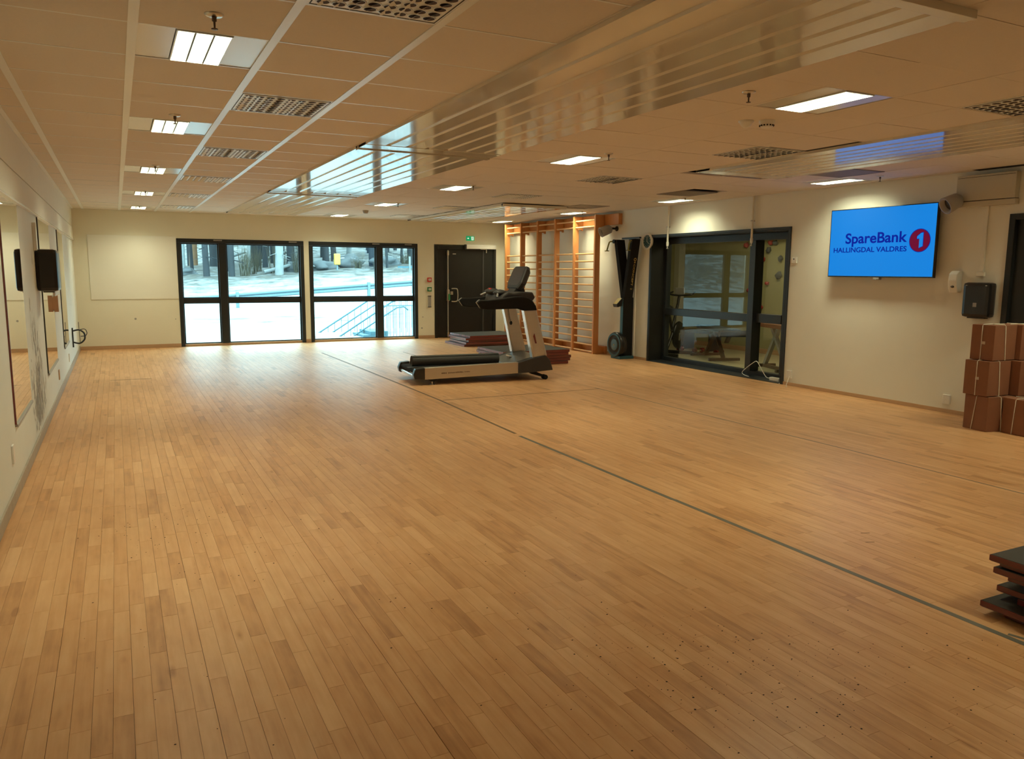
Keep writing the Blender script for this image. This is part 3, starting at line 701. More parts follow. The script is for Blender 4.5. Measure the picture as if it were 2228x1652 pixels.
sl = thing('side_room_light', 'long ceiling light of the side room behind the inner window', 'ceiling light', (9.7, 9.6, H-.03))
MB().box(-.32, .32, -1.22, 1.22, .012, .03).build('housing', M['white_pl'], sl)
lo = bpy.data.objects.new('side_tube', ld); COL.objects.link(lo); lo.parent = sl; lo.location = (0, 0, .005)
for i, (y, z, c, rr) in enumerate(((11.55, 2.06, 0, .05), (10.92, 2.09, 0, .05), (10.80, 2.08, 1, .045), (10.96, 1.945, 1, .05), (10.66, 1.79, 1, .05), (11.10, 1.78, 0, .05), (10.68, 1.48, 1, .065), (10.96, 1.33, 0, .035), (11.41, 1.19, 0, .05), (11.10, .88, 0, .04))):
    t = MB().blob((GXW-.03, y, z), (.05, rr, rr*1.05), i, .3).build('climbing_hold', M['hold_grey'] if c else M['hold_red'])
    wh = ('highest red one left of the mullion', 'top red one on the right pane', 'top grey one on the right pane', 'grey one just under the top pair', 'grey one at the far right', 'red one peeping by the mullion', 'large grey one at mid height', 'small red one at mid height', 'red one left of the mullion at mid height', 'lowest red one')[i]
    tag(t, 'climbing hold seen through the inner window, '+wh, 'climbing hold', 'climbing holds')
# X-legged bench with blue pad
t = thing('weight_bench', 'X-legged exercise bench with dark blue pad behind the inner window', 'bench', (9.55, 10.75, 0), -.35)
MB().box(-.16, .16, -.75, .55, .50, .57, bev=.02).build('pad', M['navy'], t)
MB().cyl((-.25, -.80, .50), (.25, -.80, .50), .055, n=16).build('roller', M['matte_black'], t)
for s in (-1, 1):
    MB().prism([(-.45*s-.035, 0), (-.45*s+.035, 0), (.02*s+.035, .5), (.02*s-.035, .5)], -.03, .03, 'x').build('leg', M['frame_br'], t)
MB().prism([(-.55, .32), (-.48, .32), (-.65, .5), (-.72, .5)], -.03, .03, 'x').build('brace', M['frame_br'], t)
MB().box(-.28, .28, .42, .48, 0, .05, bev=.006).build('foot_bar', M['frame_br'], t)
MB().box(-.28, .28, -.48, -.42, 0, .05, bev=.006).build('foot_bar', M['frame_br'], t)
t = thing('incline_bench', 'bench with brown seat pad, partly hidden by the right frame of the inner window', 'bench', (9.35, 9.15, 0), -.3)
MB().box(-.14, .14, -.5, .3, .66, .73, bev=.02).build('pad', M['carton'], t)
MB().prism([(-.5, 0), (-.44, 0), (.10, .66), (.03, .66)], -.03, .03, 'x').build('leg', M['grey_pl'], t)
MB().prism([(.25, 0), (.32, 0), (-.10, .66), (-.17, .66)], -.03, .03, 'x').build('leg', M['grey_pl'], t)
MB().box(-.03, .03, -.5, .3, .0, .05).box(-.2, .2, .27, .33, 0, .05).box(-.2, .2, -.5, -.44, 0, .05).build('base', M['frame_br'], t)
t = thing('storage_step', 'low dark step box beyond the X-legged bench', 'step', (10.3, 12.0, 0), .2)
MB().box(-.2, .2, -.35, .35, .34, .40, bev=.01).build('top_board', M['matte_black'], t)
for s in (-1, 1): MB().box(-.18, .18, s*.33-.02, s*.33+.02, 0, .34, bev=.004).build('side_panel', M['charcoal'], t)
for i, (x, y) in enumerate(((9.9, 11.6), (10.05, 11.2), (9.75, 11.95))):
    t = thing('dumbbell', 'dark red dumbbell on the side room floor, %s of three' % ('middle', 'right', 'left')[i], 'dumbbell', (x, y, .045), .3*i, 'dumbbells on the side room floor')
    MB().cyl((-.1, 0, 0), (.1, 0, 0), .014, n=10).build('grip', M['steel'], t)
    for s in (-1, 1): MB().cyl((s*.06, 0, 0), (s*.12, 0, 0), .045, n=8, smooth=False).build('weight', M['mat_side'], t)
# exercise bike at the left of the glass
t = thing('exercise_bike', 'dark exercise bike seen at the left edge of the inner window', 'exercise bike', (9.35, 11.55, 0), .5)
MB().lathe((0, -.04, .36), (0, 1, 0), [(0, .03), (0, .24), (.03, .26), (.06, .24), (.06, .03)], 28).build('flywheel', M['dark_pl'], t)
MB().tube([(0, 0, .36), (-.25, 0, .42), (-.5, 0, .85)], .028).tube([(-.3, 0, .45), (-.05, 0, .95), (0, 0, 1.10)], .026).tube([(-.55, 0, .06), (-.25, 0, .42)], .025).tube([(0, 0, .36), (.1, 0, .06)], .025).build('frame', M['dark_pl'], t)
MB().box(-.6, -.54, -.25, .25, 0, .06, bev=.01).box(.08, .14, -.25, .25, 0, .06, bev=.01).build('foot_bar', M['dark_pl'], t)
MB().blob((-.5, 0, .89), (.13, .09, .04), 1, .1).build('saddle', M['dark_pl'], t)
MB().tube(spl([(.22, -.22, 1.16), (.05, -.22, 1.12), (-.02, 0, 1.10), (.05, .22, 1.12), (.22, .22, 1.16)], 6), .016).build('handlebar', M['dark_pl'], t)
MB().box(.0, .05, -.09, .09, 1.12, 1.24, bev=.01).build('console', M['grey_pl'], t)
MB().tube([(-.22, -.12, .42), (-.22, -.12, .28)], .014).tube([(-.22, .12, .42), (-.22, .12, .56)], .014).build('crank', M['steel'], t)

# ================================================================== RIGHT WALL THINGS
# hanging pipes that end in front of the inner window
for i, (y, lb) in enumerate(((10.385, 'thin white hanging pipe, left one before the inner window'), (8.478, 'thin white hanging pipe, right one before the inner window'))):
    t = thing('drop_pipe', lb, 'pipe', (XR-.035, y, 1.95), 0, 'pipes above the inner window')
    MB().cyl((0, 0, .06), (0, 0, H-1.95), .016, n=12).build('pipe', M['wall_r'], t)
    MB().lathe((0, 0, .0), (0, 0, 1), [(0, .018), (.02, .022), (.06, .022), (.075, .016)], 14).build('coupling', M['wall_r'], t)
    MB().lathe((0, 0, -.045), (0, 0, 1), [(0, .004), (.005, .02), (.01, .02), (.02, .008), (.045, .012)], 14).build('sprinkler_tip', M['steel'], t)
    MB().box(-.03, .035, -.012, .012, .3, .32).build('clamp', M['steel'], t)
# television
tv = thing('television', 'large wall-mounted screen showing a blue bank advert', 'television', (8.05, 6.32, 1.485))
hw = .7165; hh = .823
MB().box(0, .045, -hw, hw, 0, hh, bev=.004).build('bezel', M['bezel'], tv)
MB().box(-.001, .001, -hw+.010, hw-.010, .014, hh-.010).build('screen', M['scr_blue'], tv)
MB().box(.045, .109, -.25, .25, .15, .65, bev=.005).build('wall_mount', M['charcoal'], tv)
MB().box(.0, .05, -.03, .05, -.03, 0, bev=.008).cyl((.0, .01, -.02), (-.004, .01, -.02), .012, n=10).build('sensor', M['grey_pl'], tv)
U_ = (0, -1, 0); V_ = (0, 0, 1)
fit_text('lettering', 'SpareBank', M['scr_navy'], tv, (-.0016, 6.797-6.32, 1.893-1.485), U_, V_, .842, .120, bold=.020)
fit_text('lettering', 'HALLINGDAL VALDRES', M['scr_navy'], tv, (-.0016, 6.965-6.32, 1.785-1.485), U_, V_, 1.012, .058, bold=.016)
ccy, ccz = 5.797-6.32, 1.901-1.485
n = 48
mb = MB().add([(-.0012, ccy+.131*math.cos(2*PI*i/n), ccz+.131*math.sin(2*PI*i/n)) for i in range(n)], [tuple(range(n))])
mb.build('disc_rim', M['scr_navy'], tv)
mb = MB().add([(-.0018, ccy+.124*math.cos(2*PI*i/n), ccz+.124*math.sin(2*PI*i/n)) for i in range(n)], [tuple(range(n))])
mb.build('disc', M['scr_red'], tv)
one = [(.005, -.088), (.005, .022), (.033, .022), (.033, .05), (-.010, .080), (-.044, .088), (-.044, -.060)]
mb = MB().add([(-.0024, ccy+a, ccz+b) for a, b in [(.006, -.082), (.006, .020), (.034, .020), (.034, .045), (-.012, .082), (-.040, .086), (-.040, -.064)]], [tuple(range(7))])
mb.build('numeral', M['scr_blue'], tv)
mb = MB().add([(-.0021, ccy+a*1.02-.004, ccz+b) for a, b in [(.010, -.089), (.010, .014), (.040, .014), (.040, .049), (-.012, .089), (-.041, .092), (-.041, -.066)]], [tuple(range(7))])
mb.build('numeral_rim', M['scr_navy'], tv)
# thermostat
t = thing('thermostat', 'small white thermostat between the inner window and the screen', 'thermostat', (XR, 7.683, 1.66))
MB().box(-.025, 0, -.042, .042, 0, .08, bev=.006).build('housing', M['white_pl'], t)
MB().box(-.027, -.024, -.008, .012, .046, .062).build('display', M['dark_pl'], t)
# sockets
for y, z, lb in ((7.668, .103, 'double wall socket with a white plug, right of the inner window'), (5.392, .10, 'double wall socket between the screen wall boxes and the skirting')):
    t = thing('wall_socket', lb, 'socket', (XR, y, z))
    MB().box(-.02, 0, -.042, .042, 0, .105, bev=.005).build('plate', M['white_pl'], t)
    for k in (.028, .077):
        MB().lathe((-.0205, .0, k), (1, 0, 0), [(0, .021), (.004, .018), (.004, 0)], 16).build('outlet', M['charcoal'], t)
# white cable and adapter on the window threshold
cb = MB().tube(spl([(8.20, 7.66, .15), (8.14, 7.64, .06), (8.10, 7.62, .01), (8.07, 7.58, .006), (8.02, 7.55, .006)], 6), .004).build('plug_cable', M['white_pl'])
tag(cb, 'short white cable hanging from the socket right of the inner window', 'cable'); cb.location = (-.045, 0, 0)
t = thing('power_adapter', 'white adapter block with looping white cable at the foot of the inner window', 'adapter', (8.24, 8.00, .012))
MB().box(-.03, .03, -.09, .09, 0, .05, bev=.008).build('adapter_body', M['white_pl'], t)
MB().tube(spl([(0, .09, .03), (0, .18, .04), (-.02, .27, .16), (-.01, .36, .24), (.0, .45, .21), (.0, .62, .09), (.0, .66, .04), (0, .60, .01), (-.02, .5, .006)], 7), .005).tube(spl([(0, -.09, .02), (-.02, -.13, .008), (-.06, -.155, .0), (-.1, -.17, -.007)], 5), .005).build('cable', M['white_pl'], t)
# loudspeakers shaped like spotlights
def spotspk(back, front, wall, label):
    t = thing('wall_speaker', label, 'speaker', back)
    b = Vector((0, 0, 0)); f = Vector(front)-Vector(back); d = f.normalized(); L_ = f.length
    MB().lathe(b, d, [(0, 0), (0, .05), (.03, .078), (L_*.5, .085), (L_, .092), (L_, .080), (L_-.05, .060)], 26).build('housing', M['grey_pl'], t)
    MB().lathe(b, d, [(L_-.045, .061), (L_-.04, .03), (L_-.035, 0)], 20).build('cone', M['dark_pl'], t)
    w_ = Vector(wall)-Vector(back)
    MB().tube([b, w_], .018).lathe(w_, (-1, 0, 0), [(0, .045), (.015, .045), (.02, .02)], 16).build('bracket', M['charcoal'], t)
spotspk((8.05, 11.93, 2.305), (7.85, 11.97, 2.225), (8.159, 11.9, 2.30), 'grey cylindrical speaker on the wall next to the wall bars')
spotspk((8.07, 5.38, 2.325), (7.92, 5.44, 2.245), (8.159, 5.38, 2.34), 'grey cylindrical speaker right of the television')
# clock
t = thing('wall_clock', 'round wall clock with white rim left of the inner window', 'clock', (XR-.03, 10.945, 2.045))
MB().lathe((.03, 0, 0), (-1, 0, 0), [(0, .13), (.03, .145), (.045, .142), (.05, .128), (.044, .112), (.03, .106)], 36).build('rim', M['white_pl'], t)
MB().lathe((0, 0, 0), (-1, 0, 0), [(.002, .108), (.003, 0)], 30).build('dial', M['rail_dark'], t)
MB().box(-.008, -.005, -.004, .004, -.01, .08).prism([(-.004, .0), (.004, .0), (-.05, -.045), (-.055, -.038)], -.008, -.005, 'x').build('hands', M['white_pl'], t)
mb = MB()
for k in range(12): a = PI*k/6; mb.box(-.006, -.003, .088*math.cos(a)-.005, .088*math.cos(a)+.005, .088*math.sin(a)-.005, .088*math.sin(a)+.005)
mb.build('hour_marks', M['white_pl'], t)
# shutter box, trunking, dispensers
t = thing('shutter_box', 'white panelled box high on the wall in the right corner of the view', 'box', (XR, 4.82, 2.235))
MB().box(-.07, 0, 0, .62, .062, .325, bev=.004).build('front_panel', M['box_grey'], t)
MB().box(-.075, 0, -.01, .63, .0, .055, bev=.006).build('bottom_rail', M['box_grey'], t)
MB().box(-.06, 0, 0, .62, .055, .062).box(-.072, -.0705, .01, .61, .300, .304).build('shadow_gap', M['dark_pl'], t)
t = thing('cable_trunk', 'white vertical cable trunk ending above the black dispenser', 'trunking', (XR, 5.125, 1.51))
MB().box(-.022, 0, -.018, .018, 0, .725, bev=.003).build('channel', M['wall_r'], t)
MB().box(-.026, 0, -.035, .05, 0, .045, bev=.004).build('end_box', M['wall_r'], t)
t = thing('soap_dispenser', 'small white soap dispenser left of the black towel dispenser', 'dispenser', (XR, 5.385, 1.33))
MB().prism([(0, 0), (-.06, .0), (-.085, .06), (-.10, .13), (-.09, .20), (-.05, .235), (0, .235)], -.05, .05, 'y', bev=.012).build('body', M['white_pl'], t)
MB().blob((-.088, 0, .065), (.012, .022, .014), 0, .05).build('push_button', M['frame_br'], t)
dispenser((XR, 5.095, 1.08), -PI/2, .29, .13, .365, 'black rounded paper towel dispenser above the cardboard boxes')
# door_2
d2 = bpy.data.objects.new('door_2', None); COL.objects.link(d2); d2['kind'] = 'structure'; d2['label'] = 'dark door behind the cardboard boxes'
MB().box(XR-.02, XR+.1, gdy[1]-.06, gdy[1], 0, 2.14, bev=.004).box(XR-.02, XR+.1, gdy[0], gdy[0]+.06, 0, 2.14, bev=.004).box(XR-.02, XR+.1, gdy[0]+.06, gdy[1]-.06, 2.08, 2.14, bev=.004).build('door_frame', M['door'], d2)
MB().box(XR+.03, XR+.08, gdy[0]+.06, gdy[1]-.06, .01, 2.08, bev=.004).build('door_leaf', M['door'], d2)
# cartons
def carton(loc, rz, w, d, h, label, straps, lab=False):
    t = thing('cardboard_box', label, 'box', loc, rz, 'stack of tied cardboard boxes')
    MB().box(0, w, -d, 0, .001, h-.001, bev=.004).build('carton', M['carton'], t)
    MB().box(.01, w-.01, -d/2-.001, -d/2+.001, h-.002, h+.0005).build('lid_seam', M['crumb'], t)
    mb = MB()
    for (a, b) in straps:   # strap around: front face (-x), top, rear
        mb.tube([(-.004, -a, .0), (-.004, -b, h*.97), (.01, -b, h+.002), (w-.01, -b, h+.002)], .0042, 6)
    if straps: mb.build('twine', M['twine'], t)
    mb = MB(); f = w*.45
    mb.tube([(f+.03, -d-.004, .0), (f, -d-.004, h*.97), (f, -d+.01, h+.002), (f, -.01, h+.002)], .0042, 6).build('twine', M['twine'], t)
    if lab: MB().box(-.001, .002, -d*.62, -d*.48, h*.45, h*.53).build('paper_label', M['label'], t)
    return t
carton((7.555, 4.805, 0), -.28*0-.20, .33, .275, .345, 'tied cardboard box, bottom left of the stack', [(.10, .14)])
carton((7.66, 4.49, 0), -.18, .33, .28, .345, 'tied cardboard box, bottom right of the stack, nearest the camera', [(.12, .14)])
carton((7.50, 4.80, .35), -.06, .32, .25, .343, 'tied cardboard box with white label, middle left of the stack', [(.13, .13)], True)
carton((7.84, 4.70, .35), -.12, .30, .26, .343, 'tied cardboard box, middle right of the stack', [(.13, .10)])
carton((7.545, 4.79, .697), -.04, .33, .235, .345, 'tied cardboard box with white label, top left of the stack', [(.11, .11)], True)
carton((7.89, 4.75, .697), -.10, .26, .26, .345, 'tied cardboard box, top right of the stack', [(.13, .13)])

# ================================================================== WALL BARS
WX = 7.87
posts = [15.88, 15.14, 14.40, 13.665, 12.94, 12.195]
rz_ = [2.47, 2.352, 1.855, 1.716, 1.571, 1.427, 1.283, 1.142, .998, .862, .720, .580, .437, .295, .157, .032]
wb = thing('wall_bars', 'beech gymnastic wall bars of five bays in the far corner', 'wall bars', (WX, 12.195, 0))
bx = lambda x0, x1, y0, y1, z0, z1: MB().box(x0-WX, x1-WX, y0-12.195, y1-12.195, z0, z1, bev=.004)
for i, y in enumerate(posts):
    # stile: narrow board with feet reaching back to the wall at head and foot
    pr = [(0, 0), (.26, 0), (.26, .10), (.20, .13), (.115, .15), (.108, 2.32), (.20, 2.32), (.20, 2.56), (0, 2.56)]
    MB().prism([(a, b) for a, b in pr], y-12.195-.022, y-12.195+.022, 'y', bev=.003).build('stile', M['pine'], wb)
for i in range(5):
    y0, y1 = posts[i+1]+.022, posts[i]-.022
    for z in rz_:
        MB().cyl((.045, y0-12.195, z), (.045, y1-12.195, z), .0155, n=10).build('rung', M['rung'], wb)
bx(8.075, 8.125, 11.74, 16.3, 2.37, 2.565).build('head_board', M['pine'], wb)
bx(8.10, 8.15, 12.12, 16.3, .0, .14).build('foot_board', M['pine'], wb)
bx(8.125, 8.159, 11.74, 11.78, 2.37, 2.565).build('head_spacer', M['pine'], wb)
for i, y in enumerate(posts): bx(8.04, 8.075, y-.02, y+.02, 2.30, 2.36).build('cleat', M['pine'], wb)

# ================================================================== SKI MACHINE
sk = thing('ski_machine', 'black wall-mounted ski exercise machine with round flywheel beside the wall bars', 'exercise machine', (8.03, 11.34, 0))
MB().box(-.11, .105, -.04, .04, .05, 1.08, bev=.006).build('column', M['matte_black'], sk)
MB().box(-.117, -.111, -.038, .038, .40, 1.06, bev=.002).build('front_strip', M['rail_dark'], sk)
for s, top in ((1, .27), (-1, -.20)):
    MB().prism([(-.04*s if s > 0 else .04, .98), (.04*s if s > 0 else -.04, .98), (top+.045*s, 2.09), (top-.045*s, 2.09)], -.10, .07, 'x', bev=.006).build('arm', M['matte_black'], sk)
    MB().cyl((-.13, top+.02*s, 2.06), (-.10, top+.02*s, 2.06), .035, n=16).build('pulley', M['dark_pl'], sk)
    MB().tube(spl([(-.13, top+.05*s, 2.06), (-.17, top+.075*s, 2.05), (-.19, top+.08*s, 2.0), (-.215, top+.09*s, 1.90)], 5), .013).box(-.25, -.18, top+.07*s, top+.11*s, 1.885, 1.90, bev=.004).build('handle', M['olive'], sk)
MB().box(-.14, -.10, -.50, .02, 2.085, 2.115, bev=.006).build('top_rail', M['dark_pl'], sk)
MB().tube([(-.12, .27, 2.095), (-.12, 0, 2.10)], .003, 6).tube([(-.05, -.12, 2.05), (-.05, -.03, 1.15)], .002, 6).build('cord', M['white_pl'], sk)
MB().box(.105, .129, -.05, .30, .05, 2.10).build('back_board', M['board'], sk) if False else None
MB().prism([(-.07, .0), (.05, .0), (.05, 1.6), (.02, 2.0), (-.07, 1.6)], .115, .129, 'x').build('back_board', M['board'], sk)
MB().lathe((-.13, .07, .245), (-1, 0, 0), [(-.05, .10), (-.05, .215), (.05, .225), (.08, .215), (.085, .17)], 40).build('flywheel_housing', M['dark_pl'], sk)
MB().lathe((-.13, .07, .245), (-1, 0, 0), [(.088, .205), (.090, .175)], 40).build('housing_ring', M['rail_dark'], sk)
MB().lathe((-.13, .07, .245), (-1, 0, 0), [(.084, .17), (.06, .15), (.06, .12), (.078, .115), (.08, 0)], 40).build('fan_cover', M['charcoal'], sk)
MB().lathe((-.13, .07, .245), (-1, 0, 0), [(.081, .10), (.083, .095), (.083, 0)], 32).build('hub_disc', M['galv'], sk)
MB().cyl((-.215, .07, .245), (-.22, .07, .245), .012, n=12).build('hub_bolt', M['gold'], sk)
MB().box(-.20, .10, -.10, .18, .0, .05, bev=.01).build('foot', M['rail_dark'], sk)
MB().prism([(-.24, .96), (-.13, 1.07), (-.11, 1.05), (-.14, .93), (-.22, .91)], -.03, .10, 'y', bev=.006).build('monitor', M['dark_pl'], sk)
MB().add([(-.236, -.02, .969), (-.236, .09, .969), (-.136, .09, 1.069), (-.136, -.02, 1.069)], [(0, 1, 2, 3)]).build('display', M['gold'], sk)
# lettering on the side of the near arm (reads downwards)
def arm_y(z): return -.04+(z-.98)/1.11*(-.205)-.001
n_ = Vector((0, -1.11, -.205)).normalized(); dn = Vector((0, .205, -1.11)).normalized()
O = Vector((-.005, arm_y(1.66)-.002, 1.66))
fit_text('lettering', 'CONCEPT', M['gold'], sk, O, dn, Vector((1, 0, 0)), .38, .034, bold=.01)
fit_text('lettering', '2', M['gold'], sk, O+dn*.42, dn, Vector((1, 0, 0)), .03, .036, bold=.01)
MB().lathe((.012, arm_y(1.74)-.002, 1.74), n_, [(0, .028), (.002, .028), (.003, .018), (.001, .016)], 16).lathe((.012, arm_y(1.70)-.002, 1.69), n_, [(0, .02), (.002, .02), (.002, 0)], 4).build('emblem', M['gold'], sk)

# ================================================================== MATS
def mat_stack(base, group, rows, name='exercise_mat', w=1.2, d=1.0):
    proto = None
    for k, (ox, oy_, z, th, lb, rz) in enumerate(rows):
        if proto is None:
            o = proto = thing(name, lb, 'mat', (0, 0, 0))
            MB().box(0, w, -d, 0, .003, th-.002, bev=.0012).build('mat_edge', M['mat_side'], o)
            MB().box(.004, w-.004, -d+.004, -.004, th-.003, th, bev=.001).build('mat_top', M['mat_top'], o)
            MB().box(.004, w-.004, -d+.004, -.004, 0, .004, bev=.001).build('mat_underside', M['mat_top'], o)
        else: o = copy_tree(proto)
        o.location = (base[0]+ox, base[1]+oy_, z); o.rotation_euler = (0, 0, rz)
        o['label'] = lb; o['group'] = group
nm = ['lowest', 'second', 'third', 'fourth', 'fifth', 'sixth', 'seventh', 'eighth', 'topmost']
rows = []
offs = [(.03, -.07), (-.02, .01), (.07, -.10), (.07, -.005), (.10, -.12), (.07, -.05), (.03, -.005), (.05, -.02), (.0, .0)]
for k, (a, b) in enumerate(offs):
    rows.append((a, b, .031*k, .031, 'black and dark red mat, %s in the near right stack' % (nm[k] if k < 8 else 'topmost'), random.uniform(-.01, .01)))
mat_stack((3.455, 2.02), 'mats in the near right stack', rows)
rows = [(random.uniform(-.09, .12) if k else -.06, random.uniform(-.05, .05), .044*k, .044, 'grey-topped red mat, %s in the stack by the black door' % (nm[k] if k < 4 else 'topmost'), random.uniform(-.05, .03)) for k in range(5)]
mat_stack((6.25, 15.32), 'mats stacked by the black door', rows)
rows = [((.0, .04, .02, -.02, -.0)[k], random.uniform(-.04, .04), .048*k, .048, 'grey-topped red mat, %s in the stack behind the treadmill' % (nm[k] if k < 4 else 'topmost'), (-.03, -.02, .02, .0, .0)[k]) for k in range(5)]
mat_stack((5.47, 12.12), 'mats stacked behind the treadmill', rows, w=1.24)

# ================================================================== TREADMILL
tm = thing('treadmill', 'silver and black treadmill standing alone on the wooden floor', 'treadmill', (3.724, 9.698, 0), math.atan2(-.149, 1.647))
Wd = .93
for i, v0 in enumerate((0, Wd-.09)):
    MB().prism([(-.106, .075), (1.25, .108), (1.25, .262), (-.106, .232)], v0, v0+.09, 'y', bev=.006).build('side_rail', M['champ'], tm)
    MB().prism([(-.26, .15), (-.245, .085), (-.10, .075), (-.10, .236), (-.23, .225)], v0-.004, v0+.094, 'y', bev=.014).build('end_cap', M['dark_pl'], tm)
    f = MB().prism([(-.07, .08), (.10, .084), (.03, .045), (-.01, .045)], v0+.015, v0+.075, 'y').build('rear_foot', M['matte_black'], tm)
    MB().cyl((.01, v0+.045, .012), (.01, v0+.045, .05), .009, n=10).lathe((.01, v0+.045, 0), (0, 0, 1), [(0, .035), (.012, .03), (.016, .01)], 14).build('foot_pad', M['steel'], f)
    l = MB().prism([(1.40, .12), (1.46, .085), (1.64, .035), (1.66, .06), (1.52, .12)], v0+.02, v0+.07, 'y', bev=.004).build('front_leg', M['matte_black'], tm)
    MB().cyl((1.67, v0+.0, .034), (1.67, v0+.09, .034), .034, n=18).build('wheel', M['matte_black'], l)
MB().box(-.20, 1.30, .09, Wd-.09, .165, .205, bev=.015).build('running_belt', M['matte_black'], tm)
MB().cyl((-.195, .09, .175), (-.195, Wd-.09, .175), .035, n=20).build('rear_roller', M['matte_black'], tm)
MB().cyl((-.215, .09, .115), (-.215, Wd-.09, .115), .022, n=16).build('chrome_bar', M['silver'], tm)
MB().box(-.10, 1.25, .10, Wd-.10, .10, .16).build('deck', M['charcoal'], tm)
hood = [(1.245, .112), (1.246, .255), (1.45, .308), (1.665, .345), (1.735, .27), (1.775, .134), (1.45, .112)]
MB().prism(hood, -.012, .10, 'y', bev=.006).build('side_cover', M['charcoal'], tm)
MB().prism(hood, Wd-.10, Wd+.012, 'y', bev=.006).build('side_cover', M['charcoal'], tm)
MB().prism([(1.13, .205), (1.14, .225), (1.40, .30), (1.62, .34), (1.72, .26), (1.76, .14), (1.25, .12)], .10, Wd-.10, 'y', bev=.01).build('motor_hood', M['hood'], tm)
for i, v0 in enumerate((.015, Wd-.135)):
    MB().prism([(1.49, .31), (1.70, .335), (1.525, .995), (1.345, .985)], v0, v0+.12, 'y', bev=.02).build('upright', M['champ'], tm)
    MB().prism([(1.478, .31), (1.494, .31), (1.350, .99), (1.334, .985)], v0+.012, v0+.108, 'y', bev=.003).build('edge_strip', M['silver'], tm)
    pr = [(.645, 1.10), (.70, 1.015), (.80, 1.002), (1.25, 1.010), (1.335, .980), (1.53, .985), (1.51, 1.05), (1.47, 1.11), (1.41, 1.155), (1.33, 1.178), (1.22, 1.178), (1.0, 1.150), (.80, 1.132), (.672, 1.134)]
    h = MB().prism(pr, v0-.01, v0+.10, 'y', bev=.016).build('handrail', M['matte_black'], tm)
    MB().tube([(.672, v0+.0, 1.138), (.642, v0+.045, 1.10), (.694, v0+.045, 1.028), (.71, v0+.09, 1.02)], .006).build('chrome_trim', M['silver'], h)
MB().prism([(1.02, 1.10), (1.06, 1.19), (1.13, 1.235), (1.22, 1.22), (1.32, 1.24), (1.50, 1.235), (1.54, 1.16), (1.48, 1.08), (1.2, 1.06)], .10, Wd-.10, 'y', bev=.02).build('dashboard', M['charcoal'], tm)
MB().blob((1.08, .62, 1.235), (.11, .12, .05), 2, .05).blob((1.08, .30, 1.225), (.10, .10, .045), 3, .05).build('dash_pods', M['charcoal'], tm)
MB().cyl((.90, .62, 1.185), (1.03, .62, 1.235), .012, n=12).build('grip_bar', M['silver'], tm)
MB().cyl((1.02, .24, 1.17), (1.03, .24, 1.24), .016, n=12).build('grip_bar', M['silver'], tm)
MB().prism([(1.02, 1.245), (1.06, 1.265), (1.05, 1.285), (1.01, 1.262)], .56, .68, 'y', bev=.004).build('stop_button', M['red'], tm)
MB().prism([(1.30, 1.23), (1.48, 1.23), (1.46, 1.32), (1.36, 1.31)], .34, .60, 'y', bev=.01).build('neck', M['charcoal'], tm)
# screen: tablet leaning back, widest at mid height
sc = [(-.20, .0), (.20, .0), (.26, .09), (.25, .30), (.20, .345), (-.20, .345), (-.25, .30), (-.26, .09)]
vs = []; a = Vector((.135, 0, .31)).normalized(); nrm = Vector((a.z, 0, -a.x))
base = Vector((1.325, .47, 1.285))
for off, k in ((0, .93), (.014, 1.0), (.06, 1.0), (.10, .82)):
    for (p, q) in sc: c0 = Vector((0, p*k, 0))+a*((q-.17)*k+.17); vs.append(base+c0+nrm*off)
L_ = len(sc); fs = [tuple(range(L_))[::-1], tuple(range(3*L_, 4*L_))]
for r_ in range(3): fs += [(r_*L_+i, r_*L_+(i+1) % L_, (r_+1)*L_+(i+1) % L_, (r_+1)*L_+i) for i in range(L_)]
cs = MB().add(vs, fs).build('console', M['charcoal'], tm)
vs = [base+Vector((0, p*.84, 0))+a*((q-.17)*.78+.185)-nrm*.0015 for p, q in sc]
MB().add(vs, [tuple(range(L_))[::-1]]).build('screen', M['bezel'], cs)
MB().lathe((1.30, .50, .295), (.2, 0, 1), [(0, .045), (.012, .045), (.014, .0)], 20).build('round_cap', M['label'], tm)
MB().tube(spl([(1.56, Wd-.02, .92), (1.60, Wd, .7), (1.68, Wd+.05, .42), (1.75, Wd+.1, .12), (1.74, Wd+.12, .02), (1.55, Wd+.2, .006)], 6), .006).build('power_cord', M['matte_black'], tm)
MB().tube(spl([(1.40, Wd-.14, .99), (1.41, Wd-.16, .86), (1.43, Wd-.17, .78)], 5), .004).blob((1.435, Wd-.17, .76), (.02, .02, .03), 1, .1).build('safety_key', M['dark_pl'], tm)
MB().prism([(1.475, .62), (1.49, .66), (1.51, .58), (1.525, .52), (1.505, .52)], .0, .014, 'y').build('side_badge', M['mat_side'], tm)
# illegible maker's mark on the side rail: tiny dark strokes
mb = MB(); rs = random.Random(5); u = .13
while u < .52:
    w_ = rs.uniform(.006, .012); hgt = rs.uniform(.012, .018)
    if not (.20 < u < .215 or .43 < u < .445): mb.box(u, u+w_, -.0012, .0002, .142+u*.024, .142+u*.024+hgt)
    u += w_+.005
mb.build('side_print', M['frame_br'], tm)
